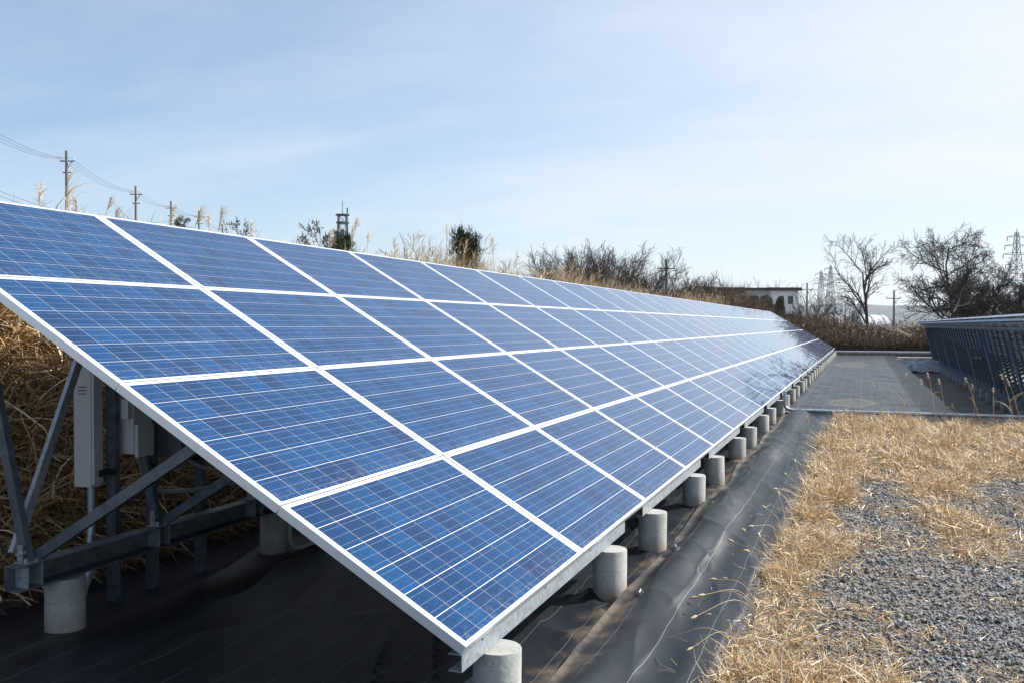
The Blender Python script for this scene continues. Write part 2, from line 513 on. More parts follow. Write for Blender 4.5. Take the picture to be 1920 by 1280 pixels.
# ------------------------------------------------------------------ terrain
PIT_X, PIT_Y0, PIT_Y1, PIT_D = 3.06, 15.15, 46.0, 0.56
def gz(x, y):
    x, y = np.asarray(x, float), np.asarray(y, float)
    bank = sst(-3.5, -5.1, x) * 1.75 * sst(-9, -3, y)
    bank = bank * (1 - 0.5 * sst(-16, -40, x))
    rear = 0.75 * sst(54.0, 60.0, y) * (1 - sst(-6, -3.7, -np.abs(x + 3.7) - 3.7) * 0)
    z = np.maximum(bank, rear)
    z = z + 0.10 * (fbm(x * 0.5, y * 0.5) - 0.5) * sst(-3.9, -5, x) + 0.3 * (fbm(x * 0.2 + 9, y * 0.2) - 0.5) * sst(55, 60, y)
    z = np.where((x > PIT_X) & (y > PIT_Y0) & (y < PIT_Y1), -PIT_D, z)
    far = np.hypot(x, y)
    z = z * (1 - 0.6 * sst(90, 200, far)) + 2.0 * sst(300, 1500, far) * 0
    return z
def make_ground():
    xs = np.concatenate([-np.geomspace(6000, 9, 42)[:-1], np.arange(-9, 3.0, 0.15), [3.02, PIT_X - 0.005, PIT_X + 0.005, 3.15], np.arange(3.3, 9, 0.3), np.geomspace(9, 6000, 42)])
    ys = np.concatenate([-np.geomspace(6000, 8, 20)[:-1], np.arange(-8, 15, 0.25), [15.1, PIT_Y0 - 0.005, PIT_Y0 + 0.005, 15.4], np.arange(16, 45.6, 0.5), [PIT_Y1 - 0.005, PIT_Y1 + 0.005], np.arange(46.5, 66, 0.5), np.geomspace(66, 6000, 44)])
    X, Y = np.meshgrid(xs, ys)
    V = np.stack([X, Y, gz(X, Y)], -1).reshape(-1, 3)
    nx, ny = len(xs), len(ys)
    i = (np.arange(ny - 1)[:, None] * nx + np.arange(nx - 1)[None, :]).ravel()
    F = np.stack([i, i + 1, i + nx + 1, i + nx], -1)
    tag(link('ground', np_mesh('ground', V, F, 'crushed_stone_ground', smooth=False)), kind='structure')
make_ground()

# ------------------------------------------------------------------ weed mats
def mat_sheet(name, x0f, x1f, y0, y1, nx, ny, zf, mat):
    u = np.linspace(0, 1, nx); y = np.linspace(y0, y1, ny)
    U, Y = np.meshgrid(u, y)
    X = x0f(Y) * (1 - U) + x1f(Y) * U
    V = np.stack([X, Y, zf(X, Y, U)], -1).reshape(-1, 3)
    i = (np.arange(ny - 1)[:, None] * nx + np.arange(nx - 1)[None, :]).ravel()
    F = np.stack([i, i + 1, i + nx + 1, i + nx], -1)
    return tag(link(name, np_mesh(name, V, F, mat, smooth=True)), kind='structure')
def ridged(x, y):
    return 1 - np.abs(2 * vnoise(x, y) - 1)
PAIR = [0.38] + [v for k in range(16) for v in (2.31 + 3.15 * k, 3.58 + 3.15 * k)]
FRONT_PILES = [p for p in PAIR if p < 51.9]
def pile_dist(X, Y):
    d = np.full(X.shape, 9.0)
    for p in FRONT_PILES:
        if p < 16:
            d = np.minimum(d, np.hypot(X, Y - p))
    return d
def z_under(X, Y, U):
    n = 0.030 * fbm(X * 2.2, Y * 1.1, 4) + 0.035 * ridged(X * 3.1 + Y * 1.3, Y * 0.9 - X) ** 3
    near = np.exp(-(pile_dist(X, Y) / 0.28) ** 2) if Y.max() < 20 else 0
    n = n + near * (0.035 * ridged(X * 9 + 3, Y * 7) ** 2)
    return 0.012 + n * (0.3 + 0.7 * sst(-3.3, -2.5, X))
def z_strip(X, Y, U):
    fold = 0.085 * sst(0.0, 0.30, U) * (1 - sst(0.30, 0.62, U)) * (0.4 + 1.0 * vnoise(X * 0.5 + 5, Y * 0.8))
    fold = fold + 0.035 * np.exp(-((U - 0.72 - 0.06 * np.sin(Y * 0.9)) / 0.10) ** 2) * vnoise(X * 0 + 3, Y * 0.7)
    n = 0.034 * fbm(X * 2.2, Y * 0.9, 4) + 0.012 * ridged(X * 4 + Y * 0.8, Y * 1.6) ** 3 + 0.010 * ridged(X * 5.3 + 0.35 * fbm(X * 3, Y * 2), Y * 0.55 + X * 0.8) ** 5 + 0.006 * (fbm(X * 9, Y * 5, 3) - 0.5)
    edge = 0.012 * (1 - sst(0, 0.06, U))
    return 0.052 + fold + n + edge - 0.05 * sst(0.9, 1.0, U)
mat_sheet('weed_mat_under_panels', lambda y: -3.35 + 0 * y, lambda y: 0.16 + 0.02 * np.sin(y), -2.6, 15.0, 120, 420, z_under, 'weed_mat')
mat_sheet('weed_mat_strip', lambda y: 0.10 + 0.035 * (vnoise(y * 0 + 2, y * 0.9) - 0.5) + 0.02 * np.sin(y * 2.1), lambda y: 0.84 + 0.012 * y + 0.10 * (fbm(y * 0 + 1, y * 0.9) - 0.5), -2.6, 14.75, 90, 950, z_strip, 'weed_mat')
def z_aisle(X, Y, U):
    puddle = np.exp(-(((X - 1.25) / 0.55) ** 2 + ((Y - 18.2) / 1.3) ** 2)) + np.exp(-(((X - 1.0) / 0.6) ** 2 + ((Y - 39.5) / 3) ** 2))
    return 0.03 + 0.06 * fbm(X * 1.1, Y * 0.5, 4) + 0.03 * ridged(X * 1.2 + Y * 0.3, Y * 0.8) ** 3 - 0.02 * puddle + 0.02 * np.exp(-((U - 0.03) / 0.03) ** 2)
mat_sheet('weed_mat_far_under_panels', lambda y: -3.35 + 0 * y, lambda y: 0.10 + 0 * y, 15.0, 53.0, 50, 200, lambda X, Y, U: 0.012 + 0.03 * fbm(X * 2, Y * 1.2, 4), 'weed_mat')
mat_sheet('weed_mat_aisle', lambda y: 0.05 + 0 * y, lambda y: 3.07 + 0.05 * (vnoise(y * 0 + 4, y * 0.8) - 0.5), 14.9, 52.6, 60, 260, z_aisle, 'weed_mat_dusty')

# ------------------------------------------------------------------ solar arrays
TILT = R(30.44); PW, PH = 1.672, 0.990
ct, st = math.cos(TILT), math.sin(TILT)
LOW = 0.45
def on_plane(v, n=0.0):
    """x, z (relative to an array's low edge line at z = LOW) at slope distance v (m), n along the normal"""
    return -v * ct + n * st, LOW + v * st + n * ct
W_, H_, FD = 1.660, 0.984, 0.040
CP = 0.1580
def panel_meshes():
    f = MB(); b = 0.013
    f.box(0, W_, 0, b, -FD, 0); f.box(0, W_, H_ - b, H_, -FD, 0)
    f.box(0, b, b, H_ - b, -FD, 0); f.box(W_ - b, W_, b, H_ - b, -FD, 0)
    # inner flange at the bottom
    f.box(b, W_ - b, b, b + 0.022, -FD, -FD + 0.002); f.box(b, W_ - b, H_ - b - 0.022, H_ - b, -FD, -FD + 0.002)
    frame = f.mesh('panel_frame', 'aluminium')
    lam = MB().box(b, W_ - b, b, H_ - b, -0.0075, -0.0030).mesh('laminate', 'backsheet')
    jb = MB().box(W_ / 2 - 0.06, W_ / 2 + 0.06, H_ - 0.16, H_ - 0.07, -0.03, -0.008).mesh('junction_box', 'black_plastic')
    mx, my = (W_ - 10 * CP) / 2, (H_ - 6 * CP) / 2
    gx, gy = 0.0017, 0.0018
    def cell_geo(i, j):
        x0, x1 = mx + i * CP + gx, mx + (i + 1) * CP - gx
        y0, y1 = my + j * CP + gy, my + (j + 1) * CP - gy
        return x0, x1, y0, y1
    def cells(name, which):
        V, F, UV, rn = [], [], [], []
        r = np.random.default_rng(3)
        for i, j in which:
            x0, x1, y0, y1 = cell_geo(i, j)
            if len(which) == 1:
                x1 -= x0; y1 -= y0; x0 = y0 = 0
            b0 = len(V)
            V += [(x0, y0, -0.0022), (x1, y0, -0.0022), (x1, y1, -0.0022), (x0, y1, -0.0022), (x0, y0, -0.003), (x1, y0, -0.003), (x1, y1, -0.003), (x0, y1, -0.003)]
            F += [(b0, b0 + 1, b0 + 2, b0 + 3), (b0 + 4, b0 + 5, b0 + 1, b0), (b0 + 5, b0 + 6, b0 + 2, b0 + 1), (b0 + 6, b0 + 7, b0 + 3, b0 + 2), (b0 + 7, b0 + 4, b0, b0 + 3)]
            UV += [(0, 0), (1, 0), (1, 1), (0, 1)] + [(0, 0.01)] * 16
            rn += [r.random()] * 5
        me = bpy.data.meshes.new(name); me.from_pydata(V, [], F); me.update()
        uv = me.uv_layers.new(name='UVMap'); uv.data.foreach_set('uv', np.array(UV, np.float32).ravel())
        a = me.attributes.new('rnd', 'FLOAT', 'FACE'); a.data.foreach_set('value', np.array(rn, np.float32))
        me.materials.append(M['silicon_cell'])
        return me
    sheet = cells('cell_sheet', [(i, j) for j in range(6) for i in range(10)])
    single = cells('solar_cell', [(0, 0)])
    spots = [cell_geo(i, j)[::2] for j in range(6) for i in range(10)]
    return frame, lam, jb, sheet, single, spots
FRAME, LAM, JBOX, SHEET, CELL, SPOTS = panel_meshes()
CLAMP = MB().box(-0.025, 0.025, -0.012, 0.012, -0.05, -0.03).box(-0.008, 0.008, -0.02, 0.02, -0.075, -0.05).mesh('edge_clip', 'dull_steel')

def solar_array(origin, ncol, label, single_cells, y_first):
    """origin: point on the low edge line at the near end"""
    ox, oy, oz = origin
    root = empty('solar_array', (ox, oy, oz))
    tag(root, label, 'solar array', 'rows of ground mounted solar panels')
    for j in range(ncol):
        for k in range(4):
            x, z = on_plane(k * PH + 0.003)
            m = Matrix(((0, -ct, st, x), (1, 0, 0, j * PW + 0.006), (0, st, ct, z), (0, 0, 0, 1)))
            # panels never sit perfectly flush
            m = m @ Matrix.Rotation(random.gauss(0, 0.0006), 4, 'X') @ Matrix.Rotation(random.gauss(0, 0.0004), 4, 'Y')
            p = link('solar_panel', LAM, root); p.matrix_local = m
            link('panel_frame', FRAME, p)
            link('junction_box', JBOX, p)
            if (j, k) in single_cells:
                for (cx, cy) in SPOTS:
                    c = link('solar_cell', CELL, p); c.location = (cx, cy, 0)
            else:
                tag(link('cell_sheet', SHEET, p), kind='stuff')
    L = ncol * PW
    # purlins under the panels
    for v in (0.16, 0.90, 1.66, 2.60, 3.50, 3.86):
        x, z = on_plane(v, -FD - 0.003)
        MB().channel((x, 0.22, z), (x, L - 0.22, z), 0.06, -0.06, 0.004, (-ct, 0, st)).build('purlin', 'galvanised_steel', root)
    # rear beam, open side to the front, with stiffeners at the frames
    rb = MB().channel((-2.70, 0.27, 0.405), (-2.70, L - 0.2, 0.405), 0.13, 0.10, 0.007, (0, 0, 1)).build('rear_beam', 'dull_steel', root)
    n = 0
    y = y_first
    ys = []
    while y < L - 0.3:
        ys.append(y); y += 0.985
    for i, y in enumerate(ys):
        x1, z1 = on_plane(3.50, -FD - 0.07)
        MB().channel((-2.655, y, 0.46), (x1 + 0.01, y, z1), 0.055, 0.04, 0.004, (1, 0, 0)).build('post', 'dull_steel', root)
        x2, z2 = on_plane(1.66, -FD - 0.07)
        MB().channel((-2.63, y + 0.045, 0.50), (x2, y + 0.045, z2), 0.055, 0.035, 0.004, (0.55, 0, -0.8)).build('brace', 'dull_steel', root)
        br = MB().box(-2.70, -2.61, y - 0.035, y + 0.075, 0.4715, 0.478).box(-2.672, -2.638, y - 0.036, y - 0.030, 0.478, 0.57)
        br.tube([(-2.655, y - 0.05, 0.525), (-2.655, y + 0.01, 0.525)], 0.011, 6).tube([(-2.63, y - 0.02, 0.478), (-2.63, y - 0.02, 0.50)], 0.012, 6)
        br.build('node_bracket', 'galvanised_steel', root)
        for q in (-0.03, 0.06):
            MB().box(-2.695, -2.605, y + q, y + q + 0.006, 0.345, 0.466).build('stiffener', 'galvanised_steel', root)
        if i % 5 == 0 and i + 1 < len(ys):
            MB().channel((-2.70, y - 0.02, 0.52), (-2.985, ys[i + 1] - 0.03, 2.02), 0.05, 0.03, 0.004, (0, 1, -0.3)).build('diagonal_brace', 'galvanised_steel', root)
    return root, L
NEAR = {(0, 0), (0, 1), (0, 2), (1, 0), (1, 1)}
arr, LEN = solar_array((0, 0, 0), 31, 'long tilted array of blue solar panels filling the middle of the scene', NEAR, 0.36)
# front beams rest on the piles and carry the low edge
segs = [(0.03, 2.78)] + [(3.33 + 3.15 * k, 5.93 + 3.15 * k) for k in range(15)]
for a, b in segs:
    b = min(b, LEN - 0.03)
    MB().extrude([(0, 0), (0.072, 0), (0.072, -0.06), (0.068, -0.06), (0.068, -0.004), (0.004, -0.004), (0.004, -0.06), (0, -0.06)], (-0.030, a, 0.3375), (-0.030, b, 0.3375), (0, 0, 1)).build('front_beam', 'galvanised_steel', arr)
for i in range(62):
    y = 0.25 + 0.836 * i
    x, z = on_plane(0.02)
    c = link('edge_clip', CLAMP, arr)
    c.matrix_local = Matrix(((0, -ct, st, x), (1, 0, 0, y), (0, st, ct, z), (0, 0, 0, 1)))
arr2, LEN2 = solar_array((7.53, 15.05, -0.54), 22, 'neighbouring solar array seen from behind in shade on the right', set(), 0.25)

# ------------------------------------------------------------------ concrete piles
PILE = MB().lathe([(0.105, -0.25), (0.105, 0.329), (0.1025, 0.3345), (0.0, 0.3346)][:3], 44)
PILE_ME = PILE.mesh('concrete_pile', 'pile_concrete', True)
def pile(x, y, z, label, group):
    o = link('concrete_pile', PILE_ME)
    o.location = (x, y, z); o.rotation_euler = (random.gauss(0, 0.012), random.gauss(0, 0.012), random.random() * 6.28)
    return tag(o, label, 'pile', group)
for i, y in enumerate(FRONT_PILES):
    pile(-0.012 + random.gauss(0, 0.006), y, -abs(random.gauss(0, 0.006)) - 0.001, 'round concrete pile under the panels\' low edge, %s from the near end' % ordinal(i), 'concrete piles under the low edge of the blue array')
for i, y in enumerate([0.62, 2.60, 4.55, 6.5]):
    pile(-2.655, y, 0.0, 'shaded concrete pile under the rear beam, %s from the near end' % ordinal(i), 'concrete piles under the rear beam')
yy = [15.9 + 1.6 * i for i in range(23)]
for i, y in enumerate(yy):
    pile(7.53 - 2.655, y, -0.54, 'concrete pile under the shaded right array, %s from the near end' % ordinal(i), 'concrete piles under the shaded array')

# ------------------------------------------------------------------ near-end equipment
def cabinet(name, x0, x1, y0, y1, z0, z1, mat, label, cat, extras):
    root = empty(name, ((x0 + x1) / 2, (y0 + y1) / 2, z0))
    tag(root, label, cat)
    ox, oy, oz = root.location
    def part(n, m, *b):
        MB().box(b[0] - ox, b[1] - ox, b[2] - oy, b[3] - oy, b[4] - oz, b[5] - oz).build(n, m, root)
    part('case', mat, x0, x1, y0, y1, z0, z1)
    for e in extras:
        part(*e)
    return root
cabinet('switch_cabinet', -3.02, -2.89, 1.06, 1.14, 0.74, 1.62, 'box_white', 'tall white electrical cabinet hanging behind the posts at the near end', 'cabinet',
        [('door', 'box_white', -2.89, -2.872, 1.065, 1.135, 0.76, 1.60), ('latch', 'black_plastic', -2.872, -2.86, 1.10, 1.13, 0.80, 0.84), ('back_plate', 'dull_steel', -3.035, -3.02, 1.07, 1.13, 0.80, 1.58), ('cable_gland', 'black_plastic', -2.99, -2.96, 1.10, 1.13, 0.715, 0.74), ('vent', 'black_plastic', -2.985, -2.925, 1.0575, 1.0595, 1.30, 1.305), ('vent', 'black_plastic', -2.985, -2.925, 1.0575, 1.0595, 1.32, 1.325), ('vent', 'black_plastic', -2.985, -2.925, 1.0575, 1.0595, 1.34, 1.345)])
cabinet('inverter_box', -2.92, -2.76, 1.27, 1.43, 0.92, 1.50, 'box_white', 'white wall-type inverter box beside the dark mounting post', 'inverter',
        [('cover_lip', 'box_white', -2.76, -2.735, 1.28, 1.42, 0.90, 1.10), ('side_box', 'box_white', -2.82, -2.765, 1.23, 1.27, 1.14, 1.26), ('label_plate', 'cable_grey', -2.90, -2.84, 1.267, 1.2695, 1.30, 1.36), ('screw', 'dull_steel', -2.905, -2.897, 1.266, 1.2695, 0.95, 0.958), ('screw', 'dull_steel', -2.905, -2.897, 1.266, 1.2695, 1.45, 1.458)])
cabinet('junction_cabinet', -2.88, -2.66, 1.58, 1.80, 0.86, 1.45, 'box_grey', 'dark grey cabinet behind the blue brace under the panels', 'cabinet',
        [('hinge', 'dull_steel', -2.66, -2.65, 1.59, 1.61, 1.30, 1.36), ('hinge', 'dull_steel', -2.66, -2.65, 1.59, 1.61, 0.95, 1.01)])
for i, (x, y, h, lab) in enumerate([(-2.865, 1.19, 1.62, 'dark square steel post between the white cabinet and the inverter box'), (-2.83, 1.49, 1.55, 'dark square steel post behind the inverter box'), (-2.78, 1.90, 1.45, 'dark square steel post right of the dark grey cabinet')]):
    p = empty('mounting_post', (x, y, 0)); tag(p, lab, 'post', 'posts carrying the electrical boxes')
    MB().channel((0, 0, 0), (0, 0, h), 0.07, 0.04, 0.004, (1, 0, 0)).build('shaft', 'dull_steel', p)
    MB().box(-0.06, 0.06, -0.06, 0.06, 0.0, 0.014).build('base_plate', 'dull_steel', p)
    MB().box(-0.05, 0.05, -0.012, 0.0, 0.80, 0.84).build('cross_clip', 'black_plastic', p)
def arc(pts, n=8):
    """Catmull-Rom through points"""
    P = [Vector(p) for p in pts]; P = [P[0] * 2 - P[1]] + P + [P[-1] * 2 - P[-2]]
    out = []
    for i in range(1, len(P) - 2):
        for k in range(n):
            t = k / n
            a, b, c, d = P[i - 1], P[i], P[i + 1], P[i + 2]
            out.append(0.5 * ((2 * b) + (c - a) * t + (2 * a - 5 * b + 4 * c - d) * t * t + (3 * b - a - 3 * c + d) * t ** 3))
    return out + [P[-2]]
tag(MB().tube(arc([(-2.93, 1.1, 0.74), (-2.93, 1.1, 0.55), (-2.92, 1.08, 0.40), (-2.90, 1.05, 0.24), (-2.86, 0.95, 0.12), (-2.84, 0.88, -0.02)]), 0.024, 12).build('conduit_bend', 'galvanised_steel', smooth=True), 'shiny bent steel conduit dropping from the white cabinet to the mat', 'conduit')
tag(MB().tube(arc([(-2.81, 1.36, 0.92), (-2.78, 1.5, 0.66), (-2.66, 2.1, 0.62), (-2.5, 2.35, 0.70), (-2.44, 2.5, 0.56), (-2.5, 2.6, 0.10), (-2.46, 2.9, 0.06)]), 0.014, 8).build('cable', 'cable_grey', smooth=True), 'pale cable looping from the inverter box over the rear beam', 'cable', 'cables below the boxes')
tag(MB().tube(arc([(-2.77, 1.70, 0.86), (-2.72, 2.0, 0.72), (-2.6, 2.75, 0.60), (-2.5, 3.0, 0.40), (-2.4, 3.05, 0.08), (-2.2, 3.3, 0.05)]), 0.012, 8).build('cable', 'cable_grey', smooth=True), 'pale cable sagging from the dark grey cabinet to the mat', 'cable', 'cables below the boxes')
tag(MB().tube([(-3.3, 0.1, 0.30), (-2.75, 0.18, 0.30), (-2.72, 0.26, 0.30)], 0.02, 10).build('conduit_stub', 'galvanised_steel', smooth=True), 'short steel pipe end entering at the far left below the beam', 'conduit')

# ------------------------------------------------------------------ conduits across the aisle
def crossing(y, x0, x1, z, label, near):
    root = empty('conduit_run', (x0, y, 0)); tag(root, label, 'conduit', 'steel conduits crossing the aisle')
    n = 14 if near else 6
    if near:
        MB().tube(arc([(0.0, 0.0, 0.50), (0.0, 0.0, z + 0.16), (0.02, 0.0, z + 0.05), (0.13, 0.0, z), (0.3, 0.0, z)]) + [(x1 - x0, 0.0, z)], 0.030, 12).build('pipe', 'galvanised_steel', root, True)
        MB().channel((0.25, 0.03, z - 0.06), (x1 - x0, 0.03, z - 0.06), 0.09, -0.05, 0.004, (0, 0, 1)).build('carrier_rail', 'galvanised_steel', root)
        x = 0.55
        while x < x1 - x0:
            MB().tube([(x - 0.03, 0, z), (x + 0.03, 0, z)], 0.037, 12).build('coupling', 'galvanised_steel', root, True)
            x += 0.52
        for x in (0.35, 1.75, 3.1, 4.4):
            MB().box(x - 0.03, x + 0.03, 0.0, 0.06, -z * 0 - 0.02, z - 0.105).build('foot', 'galvanised_steel', root)
    else:
        MB().tube([(0, 0, z), (x1 - x0, 0, z)], 0.07, 8).build('pipe', 'galvanised_steel', root, True)
        for x in (0.3, 2.0, 3.9, 5.5):
            MB().box(x - 0.05, x + 0.05, -0.04, 0.04, 0, z - 0.06).build('foot', 'dull_steel', root)
crossing(14.82, 0.10, 5.6, 0.155, 'pale galvanised conduit crossing the aisle at the edge of the dry grass', True)
crossing(52.9, 0.0, 6.5, 0.22, 'dark conduit crossing the far end of the aisle before the thicket', False)

# pins that hold the mat
for i, (x, y, lab) in enumerate([(0.235, 2.05, 'black round mat pin beside the second pile, nearest of the pins'), (0.21, 3.30, 'black round mat pin beside the third pile'), (0.20, 5.15, 'black round mat pin near the fourth pile'), (0.23, 8.25, 'small black mat pin farther along the pile row')]):
    z = float(z_strip(np.array([[x]]), np.array([[y]]), np.array([[(x - 0.1) / 0.76]]))[0, 0])
    r = empty('mat_pin', (x, y, z + 0.004)); r.rotation_euler = (0.25, 0.1, 0.3 * i); tag(r, lab, 'mat pin', 'black pins holding the weed mat')
    MB().lathe([(0.040, 0.0), (0.042, 0.004), (0.030, 0.010), (0.012, 0.012)], 20).build('washer', 'black_plastic', r, True)
    MB().tube([(0, -0.02, 0.012), (0, -0.018, 0.022), (0, 0.018, 0.022), (0, 0.02, 0.012)], 0.004, 6).build('pin_head', 'galvanised_steel', r, True)

# silver sheet over the step at the far end of the sunken terrace
def silver():
    nx, nz = 60, 24
    u, w = np.meshgrid(np.linspace(0, 1, nx), np.linspace(0, 1, nz))
    X = 2.95 + 2.2 * u
    r = np.hypot(u - 0.33, (1 - w) * 0.5)
    folds = 0.06 * np.abs(np.sin(np.arctan2(u - 0.33, 1.05 - w) * 9)) * np.minimum(1, r * 3) + 0.05 * fbm(u * 9, w * 5)
    Y = PIT_Y1 - 0.05 - 0.6 * folds - 0.05 * (1 - w)
    Z = 0.08 - (1 - w) * 0.56 + 0.03 * np.sin(u * 21)
    V = np.stack([X, Y, Z], -1).reshape(-1, 3)
    i = (np.arange(nz - 1)[:, None] * nx + np.arange(nx - 1)[None, :]).ravel()
    tag(link('silver_sheet', np_mesh('silver_sheet', V, np.stack([i, i + 1, i + nx + 1, i + nx], -1), 'silver_sheet', smooth=True)), 'crumpled silver sheet hanging over the step beside the shaded array', 'sheet')
silver()

# ------------------------------------------------------------------ blades, straw, gravel
PAL = np.array([(0.62, 0.49, 0.30), (0.56, 0.39, 0.18), (0.49, 0.28, 0.095), (0.70, 0.62, 0.49), (0.32, 0.19, 0.085), (0.13, 0.085, 0.05)])
def tints(n, w, pal=PAL, jit=0.26):
    c = pal[rng.choice(len(pal), n, p=np.array(w) / sum(w))]
    return np.clip(c * (1 + jit * rng.standard_normal((n, 1))), 0.01, 0.9)
def blades(base, az, L, th0, th1, w, tint, K=3, floor=None, twist=0.0):
    """curved tapering strips; th = angle from the vertical, running from th0 to th0 + th1"""
    n = len(base)
    P = np.zeros((n, K + 1, 3)); P[:, 0] = base
    a = az.copy()
    for k in range(K):
        th = th0 + th1 * (k + 0.5) / K
        st_ = (L / K)
        P[:, k + 1, 0] = P[:, k, 0] + np.cos(a) * np.sin(th) * st_
        P[:, k + 1, 1] = P[:, k, 1] + np.sin(a) * np.sin(th) * st_
        P[:, k + 1, 2] = P[:, k, 2] + np.cos(th) * st_
        a = a + twist * rng.standard_normal(n)
    if floor is not None:
        P[:, :, 2] = np.maximum(P[:, :, 2], floor(P[:, :, 0], P[:, :, 1]) + 0.004)
    roll = rng.uniform(-1.2, 1.2, n)
    S = np.stack([-np.sin(az) * np.cos(roll), np.cos(az) * np.cos(roll), np.sin(roll)], -1)
    t = np.linspace(0, 1, K + 1)
    wd = w[:, None] * np.maximum(0.12, (1 - t ** 2.2))[None, :]
    A = P - S[:, None, :] * wd[:, :, None] / 2
    B = P + S[:, None, :] * wd[:, :, None] / 2
    V = np.stack([A, B], 2).reshape(-1, 3)
    o = (np.arange(n) * 2 * (K + 1))[:, None] + 2 * np.arange(K)[None, :]
    F = np.stack([o, o + 1, o + 3, o + 2], -1).reshape(-1, 4)
    return V, F, np.repeat(tint, 2 * (K + 1), 0)
def merge(parts):
    V, F, T, o = [], [], [], 0
    for v, f, t in parts:
        V.append(v); F.append(f + o); T.append(t); o += len(v)
    return np.concatenate(V), np.concatenate(F), np.concatenate(T)
def edge_x(y):
    return 0.84 + 0.012 * y
def ell(x, y, cx, cy, rx, ry):
    return np.exp(-(((x - cx) / rx) ** 2 + ((y - cy) / ry) ** 2) ** 2)
def grass_d(x, y):
    wob = 0.9 * (fbm(x * 1.7 + 3, y * 1.2) - 0.5)
    d = sst(7.5, 8.5, y + 1.6 * wob - 0.35 * np.clip(x - 2.4, 0, 3)) * (1 - sst(14.55, 14.75, y))
    strip = sst(-0.12, 0.02, x - edge_x(y) + 0.12 * wob) * (1 - sst(0.22, 0.5, x - edge_x(y) + 0.7 * wob - 0.10 * sst(4, 1, y)))
    d = np.maximum(d, strip)
    d = np.maximum(d, 0.9 * ell(x, y, 2.30, 4.9, 0.30, 0.75) + 0.75 * ell(x, y, 2.05, 5.7, 0.25, 0.6) + 0.95 * ell(x, y, 2.15, 7.3, 0.40, 0.7))
    d = np.maximum(d, 0.7 * ell(x, y, 1.2, 1.3, 0.5, 0.9) + 0.35 * ell(x, y, 1.5, 4.7, 0.5, 0.5))
    d = np.maximum(d, 0.028 + 0.10 * (fbm(x * 2.3, y * 2.3) > 0.58))
    gap = 0.26 + 0.74 * sst(0.38, 0.58, fbm(x * 3.1 + 50, y * 1.9))
    return d * gap * sst(-0.16, 0.0, x - edge_x(y) + 0.25 * wob)
def scatter(n, x0, x1, y0, y1, dens):
    x, y = rng.uniform(x0, x1, n), rng.uniform(y0, y1, n)
    k = rng.random(n) < dens(x, y)
    return x[k], y[k]
def straw_field():
    parts = []
    W1 = (5.5, 4, 2.2, 5.5, 2.8, 3)
    for n, y0, y1, wm, lm in ((150000, 0.6, 5.0, 0.0042, 0.8), (125000, 5.0, 9.0, 0.0058, 1.0), (140000, 9.0, 14.75, 0.0085, 1.15)):
        x, y = scatter(n, 0.6, 5.6 if y0 > 4 else 3.3, y0, y1, grass_d)
        m = len(x)
        d = grass_d(x, y)
        kind = rng.random(m)
        lying = kind < 0.86
        thick = 0.03 + 0.11 * fbm(x * 2.1, y * 1.6) * np.clip(d, 0.15, 1)
        z = np.where(lying, rng.random(m) ** 1.6 * thick, 0.0)
        L = np.where(lying, rng.uniform(0.06, 0.30, m), rng.uniform(0.08, 0.30, m)) * lm * (0.45 + 0.55 * np.clip(d * 1.4, 0, 1))
        th0 = np.where(lying, rng.normal(1.5, 0.30, m), np.abs(rng.normal(0.4, 0.35, m)))
        th1 = np.where(lying, rng.normal(0.1, 0.5, m), rng.normal(0.8, 0.5, m))
        az = rng.uniform(0, 6.283, m)
        patch = fbm(x * 1.1 + 20, y * 0.9)
        t = tints(m, W1)
        warm = np.clip((patch - 0.45) * 4, 0, 1)[:, None]
        t = t * (1 - 0.22 * warm) + 0.22 * warm * np.array([0.48, 0.27, 0.10])
        parts.append(blades(np.stack([x, y, z + 0.004], -1), az, L, th0, th1, rng.uniform(0.6, 1.5, m) * wm, t, 3, gz, 0.35))
    # broad leaf scraps
    x, y = scatter(9000, 0.6, 4.5, 0.7, 14, lambda a, b: grass_d(a, b) * 0.5)
    m = len(x)
    parts.append(blades(np.stack([x, y, rng.uniform(0.01, 0.1, m)], -1), rng.uniform(0, 6.28, m), rng.uniform(0.05, 0.13, m), rng.normal(1.4, 0.3, m), rng.normal(0.2, 0.4, m), rng.uniform(0.008, 0.018, m), tints(m, (2, 4, 5, 1, 2, 0)), 3, gz, 0.3))
    # straw strewn across the mat edge
    x, y = scatter(6500, 0.2, 1.0, 0.7, 14.5, lambda a, b: sst(-0.5, 0.02, a - edge_x(b)) ** 1.5 * 0.6)
    m = len(x)
    parts.append(blades(np.stack([x, y, np.full(m, 0.075)], -1), rng.uniform(0, 6.28, m), rng.uniform(0.05, 0.22, m), rng.normal(1.55, 0.1, m), rng.normal(0, 0.15, m), rng.uniform(0.002, 0.004, m), tints(m, W1), 3, None, 0.3))
    V, F, T = merge(parts)
    o = link('dry_grass', np_mesh('dry_grass', V, F, 'straw', T))
    tag(o, 'matted golden dry grass beside the black mat', 'grass', kind='stuff')
straw_field()

